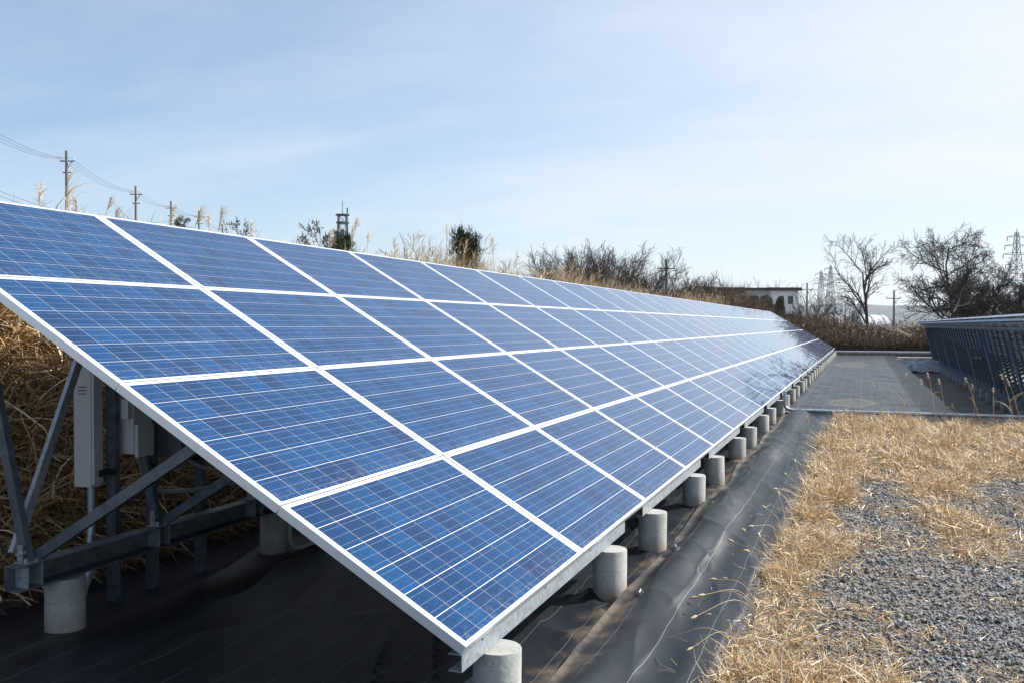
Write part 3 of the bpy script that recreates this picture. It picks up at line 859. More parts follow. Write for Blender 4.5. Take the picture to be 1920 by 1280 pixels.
def gravel():
    n = 120000
    y = 0.6 + 8.6 * rng.random(n) ** 1.35
    x = rng.uniform(0.95, 4.6, n)
    k = (rng.random(n) < 1 - 0.8 * np.clip(grass_d(x, y), 0, 1)) & (x < 2.9 + 0.25 * y)
    x, y = x[k], y[k]; m = len(x)
    s = np.clip(rng.lognormal(-5.2, 0.52, m), 0.002, 0.020)[:, None]
    base = np.array([(1, 0, 0), (0, 1, 0), (-1, 0, 0), (0, -1, 0), (0, 0, 0.75), (0, 0, -0.75)])
    D = base[None] * rng.uniform(0.5, 1.35, (m, 6, 1)) + rng.normal(0, 0.22, (m, 6, 3))
    a = rng.uniform(0, 6.28, m); c, sn = np.cos(a), np.sin(a)
    Dx = D[:, :, 0] * c[:, None] - D[:, :, 1] * sn[:, None]; Dy = D[:, :, 0] * sn[:, None] + D[:, :, 1] * c[:, None]
    D = np.stack([Dx, Dy, D[:, :, 2]], -1) * s[:, :, None]
    V = D + np.stack([x, y, 0.35 * s[:, 0] + 0.002], -1)[:, None, :]
    f = np.array([(0, 1, 4), (1, 2, 4), (2, 3, 4), (3, 0, 4), (1, 0, 5), (2, 1, 5), (3, 2, 5), (0, 3, 5)])
    F = (np.arange(m) * 6)[:, None, None] + f[None]
    g = np.clip(rng.normal(0.165, 0.095, m), 0.03, 0.5)[:, None] * np.where(rng.random((m, 1)) < 0.12, np.array([[1.12, 1.0, 0.84]]), np.array([[0.96, 1.0, 1.05]])) * (1 + 0.05 * rng.standard_normal((m, 3)))
    tag(link('gravel', np_mesh('gravel', V.reshape(-1, 3), F.reshape(-1, 3), 'stone_chip', np.repeat(g, 6, 0))), 'grey crushed stone gravel in the lower right', 'gravel', kind='stuff')
gravel()

# ------------------------------------------------------------------ bank behind the array
def bank_reeds():
    parts = []
    # matted straw on the near part of the bank face
    n = 52000
    x, y = -3.55 - 2.4 * rng.random(n) ** 1.1, rng.uniform(-1.0, 9.0, n)
    z = gz(x, y) + rng.random(n) ** 1.5 * 0.55
    lying = rng.random(n) < 0.82
    th0 = np.where(lying, rng.normal(1.3, 0.5, n), np.abs(rng.normal(0.3, 0.25, n)))
    L = np.where(lying, rng.uniform(0.25, 0.8, n), rng.uniform(0.3, 0.65, n))
    az = np.where(lying, rng.normal(-0.4, 1.0, n), rng.uniform(0, 6.28, n))
    parts.append(blades(np.stack([x, y, z], -1), az, L, th0, rng.normal(0.5, 0.4, n), rng.uniform(0.005, 0.019, n), tints(n, (3, 4, 3, 2, 5, 4)), 4, gz, 0.35))
    # standing reeds along the crest
    n = 46000
    y = -1.0 + 56 * rng.random(n) ** 0.75
    x = -4.9 - 3.9 * rng.random(n) ** 0.9
    clump = fbm(x * 0.9 + 40, y * 0.55)
    k = rng.random(n) < 0.75 * sst(0.34, 0.66, clump) + 0.05
    x, y, clump = x[k], y[k], clump[k]; n = len(x)
    # tops stay just above the line of sight over the array's high edge
    top = 2.08 + 0.74 * sst(7, 13, y) - 0.18 * sst(16, 26, y) + 0.28 * sst(26, 45, y) + 0.9 * (clump - 0.5) + rng.normal(0, 0.16, n)
    L = np.clip(top - gz(x, y), 0.3, 2.2)
    parts.append(blades(np.stack([x, y, gz(x, y)], -1), rng.normal(0.3, 1.3, n), L, np.abs(rng.normal(0.06, 0.07, n)), np.abs(rng.normal(0.22, 0.2, n)), rng.uniform(0.006, 0.016, n), tints(n, (5, 4, 2, 3, 2, 0.6)), 4, None, 0.1))
    # feathery heads on some of them
    h = rng.random(n) < 0.10
    hx, hy, hz = x[h], y[h], gz(x[h], y[h]) + L[h] * 0.96
    rep = 6
    bx, by, bz = np.repeat(hx, rep), np.repeat(hy, rep), np.repeat(hz, rep) + rng.uniform(-0.12, 0.06, len(hx) * rep)
    q = len(bx)
    parts.append(blades(np.stack([bx + rng.normal(0, 0.012, q), by, bz], -1), rng.normal(0.3, 0.8, q), rng.uniform(0.10, 0.24, q), np.abs(rng.normal(0.35, 0.2, q)), rng.uniform(0.3, 1.1, q), rng.uniform(0.008, 0.018, q), tints(q, (5, 3, 0.5, 4, 0.5, 0)), 4, None, 0.1))
    V, F, T = merge(parts)
    tag(link('reed_bank', np_mesh('reed_bank', V, F, 'straw', T)), 'dry reeds and straw covering the bank behind the array', 'reeds', kind='stuff')
bank_reeds()
BR = np.array([(0.115, 0.075, 0.052), (0.075, 0.052, 0.040), (0.17, 0.115, 0.075), (0.048, 0.036, 0.030), (0.42, 0.32, 0.19)])
def thicket():
    parts = []
    n = 62000
    x = rng.uniform(-16, 13, n)
    y = np.where(x > -4.2, 53.9 + 9 * rng.random(n) ** 1.7, 47 + 16 * rng.random(n) ** 1.2)
    hmax = (1.15 + 1.35 * fbm(x * 0.35 + 7, y * 0.3)) * (1 - 0.50 * sst(-2.4, 0.4, x)) + 0.3 * sst(-3, -9, x)
    L = hmax * rng.uniform(0.45, 1.25, n)
    parts.append(blades(np.stack([x, y, gz(x, y) + rng.random(n) * 0.5], -1), rng.uniform(0, 6.28, n), L, np.abs(rng.normal(0.25, 0.25, n)), rng.normal(0.75, 0.6, n), rng.uniform(0.010, 0.026, n), tints(n, (5, 4, 3, 2, 1.0), BR), 4, None, 0.35))
    n = 26000                                                    # withered leaves and seed heads caught in it
    x = rng.uniform(-16, 13, n)
    y = np.where(x > -4.2, 53.8 + 8 * rng.random(n) ** 1.8, 47 + 15 * rng.random(n))
    z = gz(x, y) + rng.random(n) ** 0.8 * (0.8 + 1.5 * fbm(x * 0.35 + 7, y * 0.3))
    parts.append(blades(np.stack([x, y, z], -1), rng.uniform(0, 6.28, n), rng.uniform(0.06, 0.2, n), rng.uniform(0.2, 2.4, n), rng.normal(0, 0.6, n), rng.uniform(0.02, 0.055, n), tints(n, (4, 2, 4, 0.5, 1.3), BR), 2, None, 0.3))
    V, F, T = merge(parts)
    tag(link('thicket', np_mesh('thicket', V, F, 'twig', T)), 'brown tangled thicket closing off the far end', 'thicket', kind='stuff')
thicket()

# pixel of the 1920 px photograph -> point in the scene (for laying out the background)
_f = 1788.3
_ya, _pi = R(20.22), R(0.977)
_fw = Vector((-math.sin(_ya) * math.cos(_pi), math.cos(_ya) * math.cos(_pi), -math.sin(_pi)))
_rt = Vector((math.cos(_ya), math.sin(_ya), 0)); _dn = _fw.cross(_rt)
def at(px, py, depth):
    return CAM + (_fw + _rt * ((px - 960) / _f) + _dn * ((py - 640) / _f)) * depth
def at_x(px, py, x):
    d = _fw + _rt * ((px - 960) / _f) + _dn * ((py - 640) / _f)
    return CAM + d * ((x - CAM.x) / d.x)
def ground(px, depth):
    p = at(px, 610, depth)
    p.z = float(gz(p.x, p.y))
    return p

# ------------------------------------------------------------------ single plumed reeds
def strip_mesh(name, parts, mat):
    V, F, T = merge(parts)
    return np_mesh(name, V, F, mat, T)
def reed(base, tip, label, group, plume=0.24, lean=None, leaves=3):
    base, tip = Vector(base), Vector(tip)
    root = empty('plumed_reed', base); tag(root, label, 'reed', group)
    d = tip - base; L = d.length
    bend = Vector((d.x, d.y, 0)) * 0.15
    pts = [d * t + bend * (t * t - t) for t in (0, 0.3, 0.6, 0.85, 1.0)]
    MB().tube(pts, [0.0055, 0.005, 0.004, 0.003, 0.002], 5).build('stalk', 'reed_stalk', root)
    n = 70
    t = rng.random(n)
    dirh = math.atan2(d.y, d.x) + 0.2
    b = np.array([tuple(d)]) * (1 - plume / L * 0.75 * (1 - t))[:, None]
    pl = blades(b, dirh + rng.normal(0, 0.55, n), plume * rng.uniform(0.25, 0.55, n), np.abs(rng.normal(0.5, 0.25, n)), rng.uniform(0.5, 1.5, n), rng.uniform(0.003, 0.0065, n), tints(n, (5, 2, 0.1, 7, 0.0, 0)), 4, None, 0.1)
    link('plume', strip_mesh('plume', [pl], 'straw'), root)
    for i in range(leaves):
        q = rng.uniform(0.15, 0.6)
        lf = blades(np.array([tuple(d * q)]), rng.uniform(0, 6.28, 1), np.array([L * rng.uniform(0.25, 0.45)]), np.array([0.4]), rng.uniform(0.8, 1.9, 1), np.array([0.012]), tints(1, (3, 4, 3, 1, 1, 0)), 5, None, 0.15)
        link('leaf', strip_mesh('leaf', [lf], 'straw'), root)
simple('reed_stalk', (0.42, 0.31, 0.17), 0.6, var=0.2)
tips = [(76, 352, .22), (128, 338, .5), (143, 378, .25), (207, 372, .16), (218, 398, .22), (322, 392, .25), (376, 392, .24), (392, 406, .2), (415, 396, .3), (472, 420, .2), (618, 432, .34), (660, 424, .30), (668, 412, .22), (690, 440, .2), (838, 425, .3), (925, 445, .3)]
for i, (px, py, pl) in enumerate(tips):
    tip = at_x(px, py, -5.2 - 0.35 * (i % 3))
    b = Vector((tip.x - rng.uniform(-0.15, 0.25), tip.y + rng.uniform(-0.25, 0.1), 0)); b.z = float(gz(b.x, b.y)) - 0.02
    reed(b, tip, 'dry plumed reed above the panels\' top edge, %s from the left' % ordinal(i), 'plumed reeds above the top edge', pl)
near_reeds = [(1693, 768, 1699, 700), (1722, 770, 1727, 655 + 57), (1757, 775, 1741, 700), (1776, 772, 1762, 712), (1800, 790, 1787, 757), (1842, 790, 1812, 709), (1829, 780, 1824, 722), (1863, 790, 1863, 728), (1905, 790, 1880, 703), (1917, 785, 1893, 716), (1655, 770, 1640, 717), (1522, 900, 1515, 782)]
for i, (bx, by, tx, ty) in enumerate(near_reeds):
    yb = 14.25 - 0.12 * (i % 3) if i != 11 else 8.3
    dd = _fw + _rt * ((bx - 960) / _f) + _dn * ((by - 640) / _f); k = (yb - CAM.y) / dd.y
    b = CAM + dd * k; b.z = 0
    dd = _fw + _rt * ((tx - 960) / _f) + _dn * ((ty - 640) / _f); k = (yb + 0.05 - CAM.y) / dd.y
    tip = CAM + dd * k
    reed(b, tip, ('dry plumed reed standing before the aisle conduit, %s from the left' % ordinal(i)) if i < 10 else ['short plumed reed standing alone left of the other conduit reeds', 'thin tall dry stalk beside the mat edge, halfway along'][i - 10], 'plumed reeds by the aisle', 0.11 if i != 11 else 0.08, leaves=2)

# foxtails leaning over the mat
def foxtail(bx, by, heads, label):
    root = empty('foxtail_grass', (bx, by, 0.03)); tag(root, label, 'foxtail', 'foxtail grasses leaning over the mat')
    for (hx, hy, hz) in heads:
        e = Vector((hx - bx, hy - by, hz))
        pts = arc([(0, 0, 0), tuple(e * 0.45 + Vector((0, 0, 0.09))), tuple(e)], 5)
        MB().tube(pts, 0.0016, 4).build('stem', 'reed_stalk', root)
        d = (pts[-1] - pts[-3]).normalized()
        ps = [pts[-1] + d * 0.045 * t for t in (0, 0.2, 0.5, 0.8, 1.0)]
        MB().tube(ps, [0.003, 0.0075, 0.009, 0.007, 0.002], 7).build('seed_head', 'foxtail_head', root, True)
simple('foxtail_head', (0.56, 0.46, 0.28), 0.8, var=0.25, scale=120, bump=0.6)
foxtail(0.92, 2.25, [(0.62, 2.0, 0.16), (0.55, 2.15, 0.10), (0.66, 2.2, 0.20), (0.70, 2.35, 0.17), (0.60, 1.85, 0.08)], 'foxtail tuft reaching farthest left over the mat')
foxtail(0.90, 2.9, [(0.66, 2.95, 0.26), (0.72, 3.1, 0.30), (0.78, 2.8, 0.24), (0.80, 3.2, 0.26)], 'foxtail tuft with upright heads just behind the leftmost tuft')
foxtail(0.88, 1.6, [(0.50, 1.5, 0.05), (0.66, 1.35, 0.07), (0.7, 1.7, 0.14)], 'low foxtail tuft nearest the camera at the mat edge')
foxtail(0.93, 4.0, [(0.76, 4.1, 0.28), (0.7, 3.8, 0.2), (0.84, 4.3, 0.36)], 'foxtail tuft at the mat edge level with the fourth pile')
foxtail(0.96, 5.6, [(0.8, 5.7, 0.3), (0.74, 5.4, 0.22), (0.86, 5.9, 0.4)], 'foxtail tuft at the mat edge level with the fifth pile')

# ------------------------------------------------------------------ trees and shrubs
def grow(out, p, d, L, r, lvl, cfg, rnd):
    """out[level] collects (points, radii)"""
    nseg = 5 if lvl < 2 else (4 if lvl < cfg['levels'] - 1 else 3)
    pts, rs = [p.copy()], [r]
    tipf = 0.35 if lvl < cfg['levels'] - 1 else 0.2
    for k in range(nseg):
        j = Vector((rnd.gauss(0, 1), rnd.gauss(0, 1), rnd.gauss(0, 1))) * cfg['wobble'] * (0.5 if lvl == 0 else 1)
        d = (d + j + Vector((0, 0, cfg['up'] * (0.3 if lvl else 0.1)))).normalized()
        p = p + d * (L / nseg)
        pts.append(p.copy()); rs.append(r * (1 - (1 - tipf) * (k + 1) / nseg))
    out[lvl].append((pts, rs))
    if lvl + 1 >= cfg['levels']:
        return
    n = cfg['kids'][lvl]
    for i in range(n):
        t = cfg['first'][lvl] + (1 - cfg['first'][lvl]) * (i + rnd.random() * 0.8) / n
        t = min(t, 0.999)
        k = int(t * nseg); f = t * nseg - k
        q = pts[k].lerp(pts[k + 1], f)
        dd = (pts[k + 1] - pts[k]).normalized()
        ax = dd.cross(Vector((rnd.gauss(0, 1), rnd.gauss(0, 1), rnd.gauss(0, 1)))).normalized()
        ang = R(rnd.gauss(cfg['angle'][lvl], 9))
        nd = (Matrix.Rotation(ang, 3, ax) @ dd).normalized()
        nd = Vector((nd.x * cfg.get('flat', 1), nd.y * cfg.get('flat', 1), nd.z)).normalized()
        grow(out, q, nd, L * cfg['ratio'][lvl] * rnd.uniform(0.7, 1.15) * (1.15 - 0.4 * t), max(rs[k] * 0.62, cfg['rmin']), lvl + 1, cfg, rnd)
def tree(name, base, height, cfg, seed, label, cat='tree', group=None, stems=1, leafy=0, leaf_col=None, tintset=None):
    rnd = random.Random(seed)
    root = empty(name, base); tag(root, label, cat, group)
    out = [[] for _ in range(cfg['levels'])]
    for sidx in range(stems):
        a = rnd.random() * 6.28
        off = Vector((math.cos(a), math.sin(a), 0)) * (0.0 if stems == 1 else rnd.uniform(0.0, cfg.get('clump', 0.3)))
        lean = 0.05 if stems == 1 else cfg.get('lean', 0.35)
        d = Vector((math.cos(a) * lean * rnd.random() + cfg.get('tilt', 0), math.sin(a) * lean * rnd.random(), 1)).normalized()
        grow(out, off - Vector((0, 0, 0.15)), d, height * cfg['trunk'] * rnd.uniform(0.85, 1.1), cfg['r'] * rnd.uniform(0.8, 1.1), 0, cfg, rnd)
    zmax = max(p.z for lv in out for pts, _ in lv for p in pts)
    for lv in out:
        for pts, _ in lv:
            for p in pts:
                p *= height / zmax
    t = MB()
    for l in (0, 1):
        for pts, rs in out[l]:
            t.tube(pts, rs, 6 if l == 0 else 5, False)
    t.build('trunk', 'bark', root, True)
    c = MB()
    ends = []
    for l in range(2, cfg['levels']):
        for pts, rs in out[l]:
            c.tube(pts, rs, 3, False)
            if l >= cfg['levels'] - 2:
                ends += pts[1:]
    cr = c.build('crown', 'bark', root)
    cr.data.materials[0] = M[cfg.get('mat', 'twig_bark')]
    if leafy and ends:
        e = np.array([tuple(rnd.choice(ends)) for _ in range(leafy)])
        n = len(e)
        lf = blades(e + rng.normal(0, 0.03, e.shape), rng.uniform(0, 6.28, n), rng.uniform(0.6, 1.4, n) * cfg.get('leaf', 0.09), rng.uniform(0, 2.6, n), rng.normal(0, 0.4, n), rng.uniform(0.5, 1.0, n) * cfg.get('leaf', 0.09) * 0.6, tints(n, [1] * len(leaf_col), np.array(leaf_col)), 2, None, 0.2)
        tag(link('foliage', strip_mesh('foliage', [lf], 'twig'), root), kind='stuff')
    return root
simple('twig_bark', (0.058, 0.045, 0.037), 0.85, var=0.3, scale=4)
simple('twig_grey', (0.12, 0.105, 0.095), 0.85, var=0.3, scale=4)
BARE = dict(levels=5, kids=(8, 7, 6, 4), first=(0.30, 0.22, 0.2, 0.2), angle=(42, 40, 42, 40), ratio=(0.62, 0.55, 0.50, 0.5), wobble=0.11, up=0.12, trunk=0.66, r=0.14, rmin=0.011)
# the open bare tree right of the array's far end
b = ground(1628, 66)
tree('bare_tree', b, at(1628, 434, 66).z - b.z, dict(BARE, kids=(9, 7, 6, 4), r=0.16, first=(0.22, 0.25, 0.2, 0.2), angle=(38, 36, 40, 40), ratio=(0.78, 0.52, 0.5, 0.5)), 11, 'open bare tree with fanned branches beyond the far end of the aisle', 'tree', 'bare trees beyond the thicket')
# dark dense trees above the right array
for i, (px, dep, h, sd, lab) in enumerate([(1792, 64, 7.7, 21, 'tall dense bare tree leaning left above the shaded array'), (1850, 66, 5.6, 22, 'dense twiggy tree right of the tall leaning one'), (1908, 63, 5.0, 23, 'rightmost dense twiggy tree at the picture edge'), (1806, 72, 5.6, 24, 'low dark tree behind the dense trees above the shaded array')]):
    tree('dense_tree', ground(px, dep), h, dict(BARE, kids=(13, 11, 9, 4), first=(0.12, 0.15, 0.12, 0.1), angle=(55, 48, 45, 45), ratio=(0.56, 0.52, 0.50, 0.5), wobble=0.15, r=0.15, rmin=0.012, up=0.03, tilt=-0.16 if i == 0 else 0.0), sd, lab, 'tree', 'bare trees beyond the thicket', stems=1 if i == 0 else 2)
# shrubs on the crest of the bank
SHRUB = dict(levels=4, kids=(7, 6, 5), first=(0.2, 0.2, 0.2), angle=(30, 32, 35), ratio=(0.55, 0.5, 0.5), wobble=0.12, up=0.12, trunk=0.75, r=0.03, rmin=0.007, clump=0.9, lean=0.75, mat='twig_bark')
sh = [(1040, 33, 448, 'large bare shrub on the bank, leftmost of the dense row'), (1085, 36, 452, 'bare shrub on the bank, second of the dense row'), (1128, 38, 445, 'tallest bare shrub in the dense row on the bank'), (1168, 41, 462, 'bare shrub on the bank right of the tallest one'), (1205, 43, 462, 'rounded bare shrub at the right end of the dense row'), (1275, 55, 508, 'small bare shrub right of the lone utility pole'), (1320, 66, 505, 'small bare tree just left of the brown house'), (1362, 70, 512, 'thin bare tree in front of the brown house roof'), (1422, 128, 513, 'bare tree rising behind the white house'), (1592, 74, 556, 'bushy dark shrub behind the open bare tree'), (1520, 90, 530, 'bare shrubs below the far pylons'), (1475, 60, 570, 'low brown shrub before the white house')]
for i, (px, dep, py, lab) in enumerate(sh):
    b = ground(px, dep); top = at(px, py, dep).z
    h = top - b.z
    far = dep > 50
    tree('bare_shrub', b, h, dict(SHRUB, trunk=0.62, r=0.03 if not far else 0.06, rmin=0.007 if not far else 0.012, clump=0.8 if not far else 0.5), 40 + i, lab, 'shrub', 'bare shrubs and small trees', stems=13 if not far else 6)
# small tree by the reeds, thin stems
b = ground(812, 27)
tree('bare_sapling', b, (at(812, 425, 27).z - b.z), dict(SHRUB, kids=(4, 4, 3), trunk=0.75, r=0.022, clump=0.6, lean=0.55, mat='twig_grey'), 71, 'thin bare sapling among the reeds left of the dark pine', 'sapling', stems=5)
SEED = dict(BARE, levels=5, kids=(7, 6, 5, 3), first=(0.25, 0.2, 0.2, 0.2), r=0.11, ratio=(0.6, 0.55, 0.5, 0.5), leaf=0.16, rmin=0.014)
for px, dep, py, sd, lab in ((484, 62, 402, 81, 'small spreading tree with dark seed pods above the array, left of the lattice tower'), (607, 60, 418, 82, 'small dark tree with seed pods directly left of the lattice tower')):
    b = ground(px, dep)
    tree('seed_tree', b, (at(px, py, dep).z - b.z), SEED, sd, lab, 'tree', 'small trees with seed pods', leafy=1500, leaf_col=[(0.05, 0.04, 0.03), (0.09, 0.07, 0.05), (0.04, 0.035, 0.03)])
PINE = [(0.030, 0.048, 0.020), (0.045, 0.062, 0.024), (0.020, 0.034, 0.016), (0.085, 0.080, 0.035)]
def pine(px, dep, py, wid, sd, lab, n=9000):
    b = ground(px, dep); h = at(px, py, dep).z - b.z
    rnd = random.Random(sd)
    root = empty('pine_tree', b); tag(root, lab, 'pine', 'dark pines behind the array')
    MB().tube([(0, 0, -0.1), (0.05, 0, h * 0.5), (0, 0.05, h * 0.97)], [0.13, 0.08, 0.02], 7).build('trunk', 'bark', root, True)
    tw, E = MB(), []
    for i in range(46):
        t = 0.30 + 0.70 * i / 46
        a = rnd.random() * 6.28; rad = wid * (1.08 - t) ** 0.75 * rnd.uniform(0.55, 1.1) + 0.10
        p0 = Vector((0, 0, h * t - rad * 0.15)); p1 = Vector((math.cos(a) * rad, math.sin(a) * rad, h * t + rad * rnd.uniform(0.05, 0.45)))
        p1.z = min(p1.z, h)
        tw.tube([p0, p0.lerp(p1, 0.5) - Vector((0, 0, 0.04)), p1], [0.03, 0.02, 0.008], 4, False)
        for q in range(5):
            E.append(p0.lerp(p1, 0.35 + 0.65 * q / 4) + Vector((rnd.gauss(0, 0.07), rnd.gauss(0, 0.07), rnd.gauss(0.03, 0.05))))
    tw.build('limbs', 'bark', root)
    E = np.array([tuple(e) for e in E]); e = E[rng.integers(0, len(E), n)]
    nd = blades(e + rng.normal(0, 0.055, e.shape), rng.uniform(0, 6.28, n), rng.uniform(0.10, 0.22, n), np.abs(rng.normal(0.6, 0.45, n)), rng.normal(0, 0.2, n), rng.uniform(0.012, 0.024, n), tints(n, (4, 3, 3, 1), np.array(PINE)), 2, None)
    tag(link('needles', strip_mesh('needles', [nd], 'twig'), root), kind='stuff')
pine(872, 24, 444, 0.52, 91, 'dark green young pine standing among the golden reeds', 5200)
pine(640, 30, 450, 0.8, 92, 'dark pine top just below the lattice tower', 6000)
pine(345, 60, 410, 1.9, 93, 'dark pine crown above the array between two utility poles', 8000)
def round_bush(px, dep, py, w, lab):
    b = ground(px, dep); h = at(px, py, dep).z - b.z
    root = empty('evergreen_bush', b); tag(root, lab, 'bush', 'clipped evergreen bushes by the white house')
    MB().tube([(0, 0, -0.1), (0, 0, h * 0.7)], [0.09, 0.04], 6).build('trunk', 'bark', root)
    n = 3500
    v = rng.normal(0, 1, (n, 3)); v /= np.linalg.norm(v, axis=1)[:, None]; v *= (rng.random((n, 1)) ** 0.3)
    lump = 0.8 + 0.35 * fbm(v[:, 0] * 2 + 9, v[:, 2] * 2)
    p = v * np.array([w, w, h * 0.55]) * lump[:, None] + np.array([0, 0, h * 0.48])
    lf = blades(p, rng.uniform(0, 6.28, n), rng.uniform(0.1, 0.25, n), rng.uniform(0, 2.2, n), rng.normal(0, 0.3, n), rng.uniform(0.05, 0.12, n), tints(n, (4, 3, 3, 1), np.array(PINE)), 2, None)
    tag(link('foliage', strip_mesh('foliage', [lf], 'twig'), root), kind='stuff')
round_bush(1436, 95, 556, 0.9, 'rounded evergreen bush left of the smaller one before the white house')
round_bush(1462, 92, 560, 0.5, 'small round evergreen bush before the white house wall')

# leaning canes in the thicket
simple('cane_pale', (0.46, 0.38, 0.28), 0.6, var=0.2)
for i in range(16):
    f = at(1733 - 5 * rng.random(), 657 - 14 * rng.random(), 54.5); f.z = max(f.z, 0.0)
    tp = at(1700 - 46 * rng.random() - 8, 604 + 22 * rng.random(), 55.5)
    o = empty('bare_cane', f); tag(o, 'pale bare cane leaning in the thicket beside the shaded array, one of a loose sheaf', 'cane', 'pale leaning canes')
    d = tp - f
    MB().tube([(0, 0, 0), tuple(d * 0.5 + Vector((0, 0, 0.12))), tuple(d)], [0.018, 0.014, 0.006], 5).build('stem', 'cane_pale', o)

# ------------------------------------------------------------------ utility poles, wires, towers
def utility_pole(px, py_top, depth, label, arm=1.5, r=0.15):
    b = ground(px, depth); h = at(px, py_top, depth).z - b.z
    root = empty('utility_pole', b); root.rotation_euler = (0, 0, R(20)); tag(root, label, 'utility pole', 'utility poles')
    MB().tube([(0, 0, -0.3), (0, 0, h)], [r * 1.15, r * 0.75], 10).build('mast', 'pole_concrete', root, True)
    for k, (z, w) in enumerate(((h - 0.9, arm), (h - 1.9, arm * 0.6))):
        if k and py_top > 480:
            continue
        a = MB().bar((-w / 2, 0.12, z), (w / 2, 0.12, z), 0.09, 0.09).build('crossarm', 'dark_steel', root)
        if k == 0:
            MB().bar((w * 0.35, 0.12, z), (0, 0.1, z - 0.75), 0.05, 0.05).build('arm_strut', 'dark_steel', root)
        for q in (-0.46, 0.0, 0.46) if k == 0 else (-0.45, 0.45):
            MB().lathe([(0.03, 0), (0.07, 0.05), (0.045, 0.10), (0.07, 0.15), (0.03, 0.22)], 8, (q * w, 0.12, z + 0.045)).build('insulator', 'wall_white', a)
    return Vector((b.x, b.y, b.z + h - 0.68))
PL = [(127, 284, 84, 'tallest utility pole at the left, nearest of the line'), (256, 350, 106, 'second utility pole from the left above the array'), (322, 378, 124, 'third utility pole from the left, rising behind the dark pine'), (374, 396, 140, 'fourth utility pole from the left'), (418, 421, 165, 'smallest utility pole of the left line, left of the seed-pod tree')]
tops = [utility_pole(px, py, d, lab, 1.25 + 0.12 * i) for i, (px, py, d, lab) in enumerate(PL)]
for px, py, d, lab in [(1249, 487, 95, 'lone utility pole right of the dense shrubs'), (1513, 531, 130, 'utility pole right of the white house'), (1676, 545, 110, 'distant utility pole seen between the open tree and the dense trees')]:
    utility_pole(px, py, d, lab, 1.7, 0.13)
first = at(-60, 222, 62)
nodes = [first] + tops
k = 0
for i in range(len(nodes) - 1):
    for off in (-0.55, 0.0, 0.55):
        a, b = nodes[i] + Vector((off, 0, 0)), nodes[i + 1] + Vector((off, 0, 0))
        sag = (b - a).length * 0.028
        pts = [a.lerp(b, t / 10) - Vector((0, 0, sag * 4 * (t / 10) * (1 - t / 10))) for t in range(11)]
        side = {-0.55: 'left', 0.0: 'middle', 0.55: 'right'}[off]
        span = ['left of the tallest pole', 'between the first and second poles', 'between the second and third poles', 'between the third and fourth poles', 'between the fourth and fifth poles'][i]
        tag(MB().tube(pts, 0.013, 4, False).build('overhead_wire', 'dark_steel'), 'thin %s overhead wire %s' % (side, span), 'wire', 'overhead wires of the left pole line')
for q, (y0, y1, lab) in enumerate(((343, 404, 'upper of the low wires running behind the tallest pole'), (352, 412, 'lower of the low wires running behind the tallest pole'))):
    a, b = at(-40, y0, 70), at(330, y1 + 10, 100)
    pts = [a.lerp(b, t / 10) - Vector((0, 0, 1.2 * 4 * (t / 10) * (1 - t / 10))) for t in range(11)]
    tag(MB().tube(pts, 0.015, 4, False).build('overhead_wire', 'dark_steel'), lab, 'wire', 'low overhead wires')

def lattice(root, h, wb, wt, nsec, r, mat='pylon_steel'):
    """four legs with X bracing; returns half width at height"""
    hw = lambda z: (wb + (wt - wb) * (z / h) ** 0.8) / 2
    lg = []
    for sx in (-1, 1):
        for sy in (-1, 1):
            zs = [h * i / nsec for i in range(nsec + 1)]
            MB().tube([(sx * hw(z), sy * hw(z), z) for z in zs], r, 4).build('leg', mat, root)
    m = MB()
    for i in range(nsec):
        z0, z1 = h * i / nsec, h * (i + 1) / nsec
        a, b = hw(z0), hw(z1)
        for (p, q) in (((-a, -a), (b, -b)), ((a, -a), (-b, -b)), ((-a, a), (b, b)), ((a, a), (-b, b)), ((-a, -a), (-b, b)), ((-a, a), (-b, -b)), ((a, -a), (b, b)), ((a, a), (b, -b))):
            m.tube([(p[0], p[1], z0), (q[0], q[1], z1)], r * 0.6, 3, False)
        for s in (-1, 1):
            m.tube([(-b, s * b, z1), (b, s * b, z1)], r * 0.6, 3, False); m.tube([(s * b, -b, z1), (s * b, b, z1)], r * 0.6, 3, False)
    tag(m.build('bracing', mat, root), kind='stuff')
    return hw
def pylon(px, py, depth, h_px_base, label, arms):
    b = ground(px, depth); h = at(px, py, depth).z - b.z
    root = empty('power_pylon', b); root.rotation_euler = (0, 0, R(32)); tag(root, label, 'pylon', 'distant power pylons')
    k = h / 40
    hw = lattice(root, h, 8 * k, 1.0 * k, 14, 0.16 * k)
    MB().tube([(0, 0, h), (0, 0, h + 1.5 * k)], 0.15 * k, 5).build('peak', 'pylon_steel', root)
    for z, w in arms:
        z *= h; w *= k
        for s in (-1, 1):
            MB().tube([(s * hw(z), 0, z + 0.9 * k), (s * w, 0, z)], 0.13 * k, 4).tube([(s * hw(z), 0, z - 0.1 * k), (s * w, 0, z)], 0.13 * k, 4).build('arm', 'pylon_steel', root)
            MB().tube([(s * w, 0, z), (s * w, 0, z - 1.8 * k)], 0.18 * k, 5).build('insulator_string', 'pylon_steel', root)
ARMS = [(0.95, 4.5), (0.86, 5.6), (0.77, 6.4), (0.66, 5.2)]
pylon(1905, 436, 330, 0, 'large lattice power pylon at the right edge behind the trees', ARMS)
pylon(1557, 499, 520, 0, 'nearer of the two small pylons left of the open bare tree', ARMS)
pylon(1539, 509, 640, 0, 'fainter of the two small pylons left of the open bare tree', ARMS)
